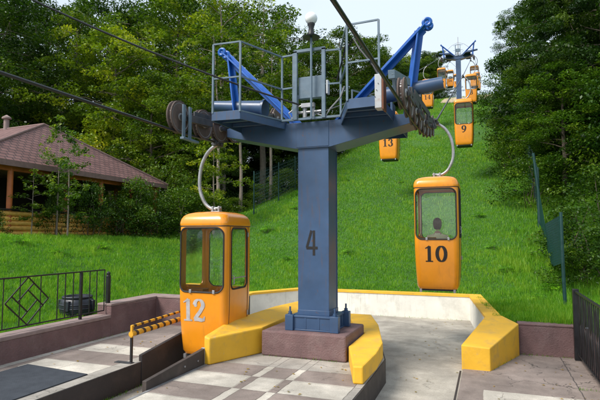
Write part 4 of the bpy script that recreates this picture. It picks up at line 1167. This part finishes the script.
# ------------------------------------------------------------------ mesh fences
def mesh_fence(root, pts, hgt, post_r=.03, step=.16):
    for x, y, z in pts: MB().cyl((x,y,z-.2), (x,y,z+hgt), post_r, n=8).build('post', 'green_post', root)
    for a, b in zip(pts[:-1], pts[1:]):
        mb = MB(); a, b = Vector(a), Vector(b); n = int((b-a).length/step)
        for i in range(n):
            p = a.lerp(b, (i+.5)/n); mb.tube([p+Vector((0,0,.05)), p+Vector((0,0,hgt-.05))], .006, 3, cap=False)
        for k in range(int(hgt/step)):
            z = Vector((0,0,.06+k*step)); mb.tube([a+z, b+z], .006, 3, cap=False)
        mb.build('mesh_panel', 'green_post', root, smooth=0)
bf = empty('mesh_fence', (0,0,0), label='dark green mesh fence among the bushes beneath the left deck', cat='fence')
mesh_fence(bf, [(-7.6+.12*(i % 2), 13.5+i*2.6, H(-7.6, 13.5+i*2.6)) for i in range(7)], 2.0)
tf = empty('mesh_fence', (0,0,0), label='green fence with two leaning posts and a slumped mesh panel on the right bank', cat='fence')
q1 = Vector((3.82,4.75,H(3.82,4.75))); q2 = Vector((3.98,11.8,H(3.98,11.8)))
MB().tube([q1-Vector((0,0,.3)), q1+Vector((-.02,0,1.02)), q1+Vector((-.02,.02,2.0))], [.038,.036,.034], 8).build('post', 'green_post', tf)
MB().tube([q2-Vector((0,0,.3)), q2+Vector((.02,0,1.2)), q2+Vector((-.10,0,2.55))], [.05,.048,.045], 8).build('post', 'green_post', tf)
mb = MB(); A0 = q1+Vector((0,0,.95)); A1 = q1+Vector((0,0,1.95)); B0 = Vector((3.9,7.6,H(3.9,7.6)+.35)); B1 = Vector((3.80,8.0,H(3.9,8.0)+1.35))
C0 = q2+Vector((0,0,.3)); C1 = q2+Vector((0,0,1.5))
for (a0, a1, b0, b1) in ((A0, A1, B0, B1), (B0, B1, C0, C1)):
    for i in range(44):
        t = i/43; mb.tube([a0.lerp(b0, t), a1.lerp(b1, t)], .007, 3, cap=False)
    for i in range(20):
        t = i/19; mb.tube([a0.lerp(a1, t), b0.lerp(b1, t)], .007, 3, cap=False)
mb.build('mesh_panel', 'green_post', tf, smooth=0)
uf = empty('mesh_fence', (0,0,0), label='upper run of green mesh fence partly buried in the right bank shrubs', cat='fence')
mesh_fence(uf, [(4.05+.05*(i % 2), 12.3+i*3.2, H(4.05, 12.3+i*3.2)) for i in range(5)], 1.9)

# sandy bare patch at the hill top
V = []; F = []; nx, ny = 12, 10
for j in range(ny+1):
    for i in range(nx+1):
        x = -2.4+i*.55; y = 45.2+j*1.0; V.append((x, y, H(x, y)+.10-(.25 if i in (0,nx) or j in (0,ny) else 0)))
for j in range(ny):
    for i in range(nx): a = j*(nx+1)+i; F.append((a,a+1,a+nx+2,a+nx+1))
tag(MB().add(V, F).build('path', 'sand'), kind='structure')

# ------------------------------------------------------------------ passenger in gondola 10
def passenger(gloc):
    root = empty('person', (gloc.x-.02, gloc.y+.10, gloc.z+.06), PI, label='dark haired passenger in a pale yellow shirt sitting inside gondola 10', cat='person')
    root.scale = (.96, .96, .96)
    # local: faces -Y before the half turn; seat top .44
    J = {'pel':(0,.02,.50),'sp':(0,.03,.70),'ch':(0,.01,.92),'nk':(0,.0,1.04),'hd0':(0,-.01,1.11)}
    verts = []; edges = []; rad = []
    def v(p, r): verts.append(p); rad.append(r); return len(verts)-1
    pe = v((0,.02,.50),(.15,.12)); sp = v((0,.03,.68),(.135,.10)); ch = v((0,.01,.88),(.155,.105)); nk = v((0,0,1.0),(.06,.06)); h0 = v((0,-.01,1.07),(.055,.055))
    edges += [(pe,sp),(sp,ch),(ch,nk),(nk,h0)]
    for s in (-1,1):
        hip = v((s*.09,-.02,.49),(.09,.085)); kn = v((s*.11,-.36,.50),(.062,.062)); an = v((s*.11,-.36,.10),(.04,.04)); to = v((s*.115,-.47,.045),(.035,.028))
        edges += [(pe,hip),(hip,kn),(kn,an),(an,to)]
        sh = v((s*.175,.01,.93),(.06,.06)); el = v((s*.235,-.06,.70),(.042,.042)); wr = v((s*.15,-.27,.60),(.028,.028))
        pm = v((s*.135,-.33,.585),(.032,.018)); edges += [(ch,sh),(sh,el),(el,wr),(wr,pm)]
    me = bpy.data.meshes.new('body'); me.from_pydata(verts, edges, [])
    o = link('body', me, root); sk = o.modifiers.new('skin', 'SKIN'); 
    for i, r in enumerate(rad): me.skin_vertices[0].data[i].radius = r
    me.skin_vertices[0].data[0].use_root = True
    o.modifiers.new('sub', 'SUBSURF').levels = 2; o.modifiers['sub'].render_levels = 2
    me.materials.append(M['shirt']); me.materials.append(M['trousers']); me.materials.append(M['skin'])
    dg = bpy.context.evaluated_depsgraph_get(); dg.update()
    nm = bpy.data.meshes.new_from_object(o.evaluated_get(dg)); o.modifiers.clear(); o.data = nm; nm.name = 'body'
    nm.materials.clear()
    for k in ('shirt','trousers','skin'): nm.materials.append(M[k])
    for p in nm.polygons:
        c = p.center
        p.material_index = 2 if (c.z > 1.0 or (c.y < -.18 and .55 < c.z < .66 and abs(c.x) > .10 and c.z > .565)) else (1 if c.z < .56 else 0)
    nm.shade_smooth()
    # head with face
    hm = MB(); rings = []
    prof = [(-.115,.030,.035),(-.10,.048,.058),(-.07,.062,.078),(-.03,.071,.090),(.02,.076,.096),(.06,.072,.092),(.09,.058,.074),(.11,.036,.046),(.12,.008,.01)]
    for z, a, b in prof:
        rg = []
        for k in range(24):
            t = 2*PI*k/24; x = a*math.cos(t); y = b*math.sin(t)
            front = max(0, -math.sin(t))
            y -= .022*front**14*math.exp(-((z+.02)/.022)**2); y += .008*math.exp(-((abs(x)-.032)/.012)**2)*math.exp(-((z-.005)/.014)**2)*front; y -= .006*front**6*math.exp(-((z+.062)/.010)**2)
            rg.append((x, y-.012, z+1.19))
        rings.append(rg)
    hm.loft(rings)
    for s in (-1,1): hm.lathe([(.001,-.006),(.016,-.004),(.018,.004),(.001,.006)], (s*.076,-.002,1.185), 10, 'x')
    hd = hm.build('head', 'skin', root, smooth=80)
    MB().lathe([(.001,-.004),(.009,0),(.001,.004)], (-.03,-.098,1.197), 8, 'y').lathe([(.001,-.004),(.009,0),(.001,.004)], (.03,-.098,1.197), 8, 'y').build('eye', 'black', hd)
    hr = MB(); rr_ = []
    for z, a, b in [(-.10,.060,.05),(-.05,.078,.075),(0,.084,.095),(.05,.084,.102),(.09,.070,.088),(.12,.045,.055),(.135,.01,.012)]:
        rr_.append([(a*math.cos(t)*(1+.03*math.sin(7*t)), max(b*math.sin(t), -.055 if z < .06 else -b)+.006, z+1.19) for t in [2*PI*k/24 for k in range(24)]])
    hr.loft(rr_); hr.build('hair', 'hair', root, smooth=80)
    # five fingers a hand, curled on the thighs
    fg = MB()
    for s in (-1,1):
        for k in range(4):
            x = s*(.115+.013*k); L = (.055,.065,.06,.048)[k]
            fg.tube([(x,-.335,.588),(x,-.335-L*.5,.590),(x,-.335-L*.85,.578),(x,-.335-L,.562)], [.0085,.008,.0075,.006], 6)
        fg.tube([(s*.11,-.30,.59),(s*.09,-.325,.588),(s*.083,-.35,.578)], [.01,.009,.007], 6)
    fg.build('fingers', 'skin', root)
    return root
passenger(GZ['10'])

# fallen leaves and tufts in the joints
rng = np.random.default_rng(9)
P = []
for (x0,x1,y0,y1,z,k) in ((-1.1,.85,-3.5,-.5,.008,34),(-3.6,-2.2,-2,1.1,.008,26),(1.0,1.9,-.5,5.6,LV+.008,34),(2.0,3.6,-.8,2.2,LV+.03,30),(-2.0,-1.3,-3,-.8,LV+.008,16)):
    for _ in range(k): P.append((rng.uniform(x0,x1), rng.uniform(y0,y1), z))
lf = leaf_cloud('fallen_leaves', np.array(P), .045, rng, rng.uniform(.5, 1, len(P)), flat=8, droop=0)
fo = link('fallen_leaves', lf); fo.color = (2.2, 1.0, .5, 1); tag(fo, kind='stuff')
tw = []
def tuft_line(a, b, n, z):
    for _ in range(n):
        t = rng.uniform()**1.0; tw.append((a[0]+(b[0]-a[0])*t+rng.normal(0,.012), a[1]+(b[1]-a[1])*t+rng.normal(0,.012), z))
tuft_line((-2.07,-2.6),(-2.07,-1.3),150,LV); tuft_line((-3.68,-1.2),(-3.68,1.1),60,0); tuft_line((2.36,1.1),(2.8,2.3),70,LV+.02); tuft_line((2.8,2.34),(3.6,2.34),90,LV+.02)
tuft_line((-2.2,5.72),(1.85,5.72),120,LV); tuft_line((3.4,.5),(3.68,.5),40,LV+.02); tuft_line((-.72,-.41),(.5,-.41),40,0)
T_ = np.array(tw); old = Hn; zz_ = T_[:,2]
Hn = lambda X, Y: zz_
jg = blades('joint_grass', T_[:,0], T_[:,1], rng.uniform(.015,.06,len(T_)), np.full(len(T_), .003), rng.uniform(.2,.8,len(T_))); tag(jg, kind='stuff')
Hn = old

# ------------------------------------------------------------------ light, sky, view
w = bpy.data.worlds.new('World'); S.world = w; w.use_nodes = True; nt = w.node_tree; nt.nodes.clear()
SUN_EL, SUN_AZ = R(47), R(215)      # azimuth measured clockwise from +Y
sky = node(nt, 'ShaderNodeTexSky'); sky.sky_type = 'NISHITA'; sky.sun_disc = False; sky.sun_elevation = SUN_EL; sky.sun_rotation = SUN_AZ
sky.air_density = 1.0; sky.dust_density = 2.0
g = coords(nt, 'Generated'); nz = noise(nt, g, 1.6, 6, .55, .3)
cf = ramp(nt, nz, [(.30, .72), (.60, .97)])
colr = mixc(nt, cf, sky.outputs[0], (5.4, 6.2, 7.1))
bg = node(nt, 'ShaderNodeBackground'); nt.links.new(colr, bg.inputs[0]); bg.inputs[1].default_value = .10
o = node(nt, 'ShaderNodeOutputWorld'); nt.links.new(bg.outputs[0], o.inputs[0])
sl = bpy.data.lights.new('sun', 'SUN'); sl.energy = 2.9; sl.angle = R(24); sl.color = (1, .95, .87)
so = bpy.data.objects.new('sun', sl); COL.objects.link(so)
d = Vector((math.sin(SUN_AZ)*math.cos(SUN_EL), math.cos(SUN_AZ)*math.cos(SUN_EL), math.sin(SUN_EL)))
so.rotation_euler = (-d).to_track_quat('-Z', 'Y').to_euler()
S.view_settings.view_transform = 'Standard'; S.view_settings.look = 'None'; S.view_settings.exposure = .68; S.view_settings.gamma = 1
S.render.engine = 'CYCLES'; S.cycles.use_denoising = True; S.cycles.max_bounces = 6; S.cycles.transparent_max_bounces = 12
S.cycles.diffuse_bounces = 3; S.cycles.glossy_bounces = 3
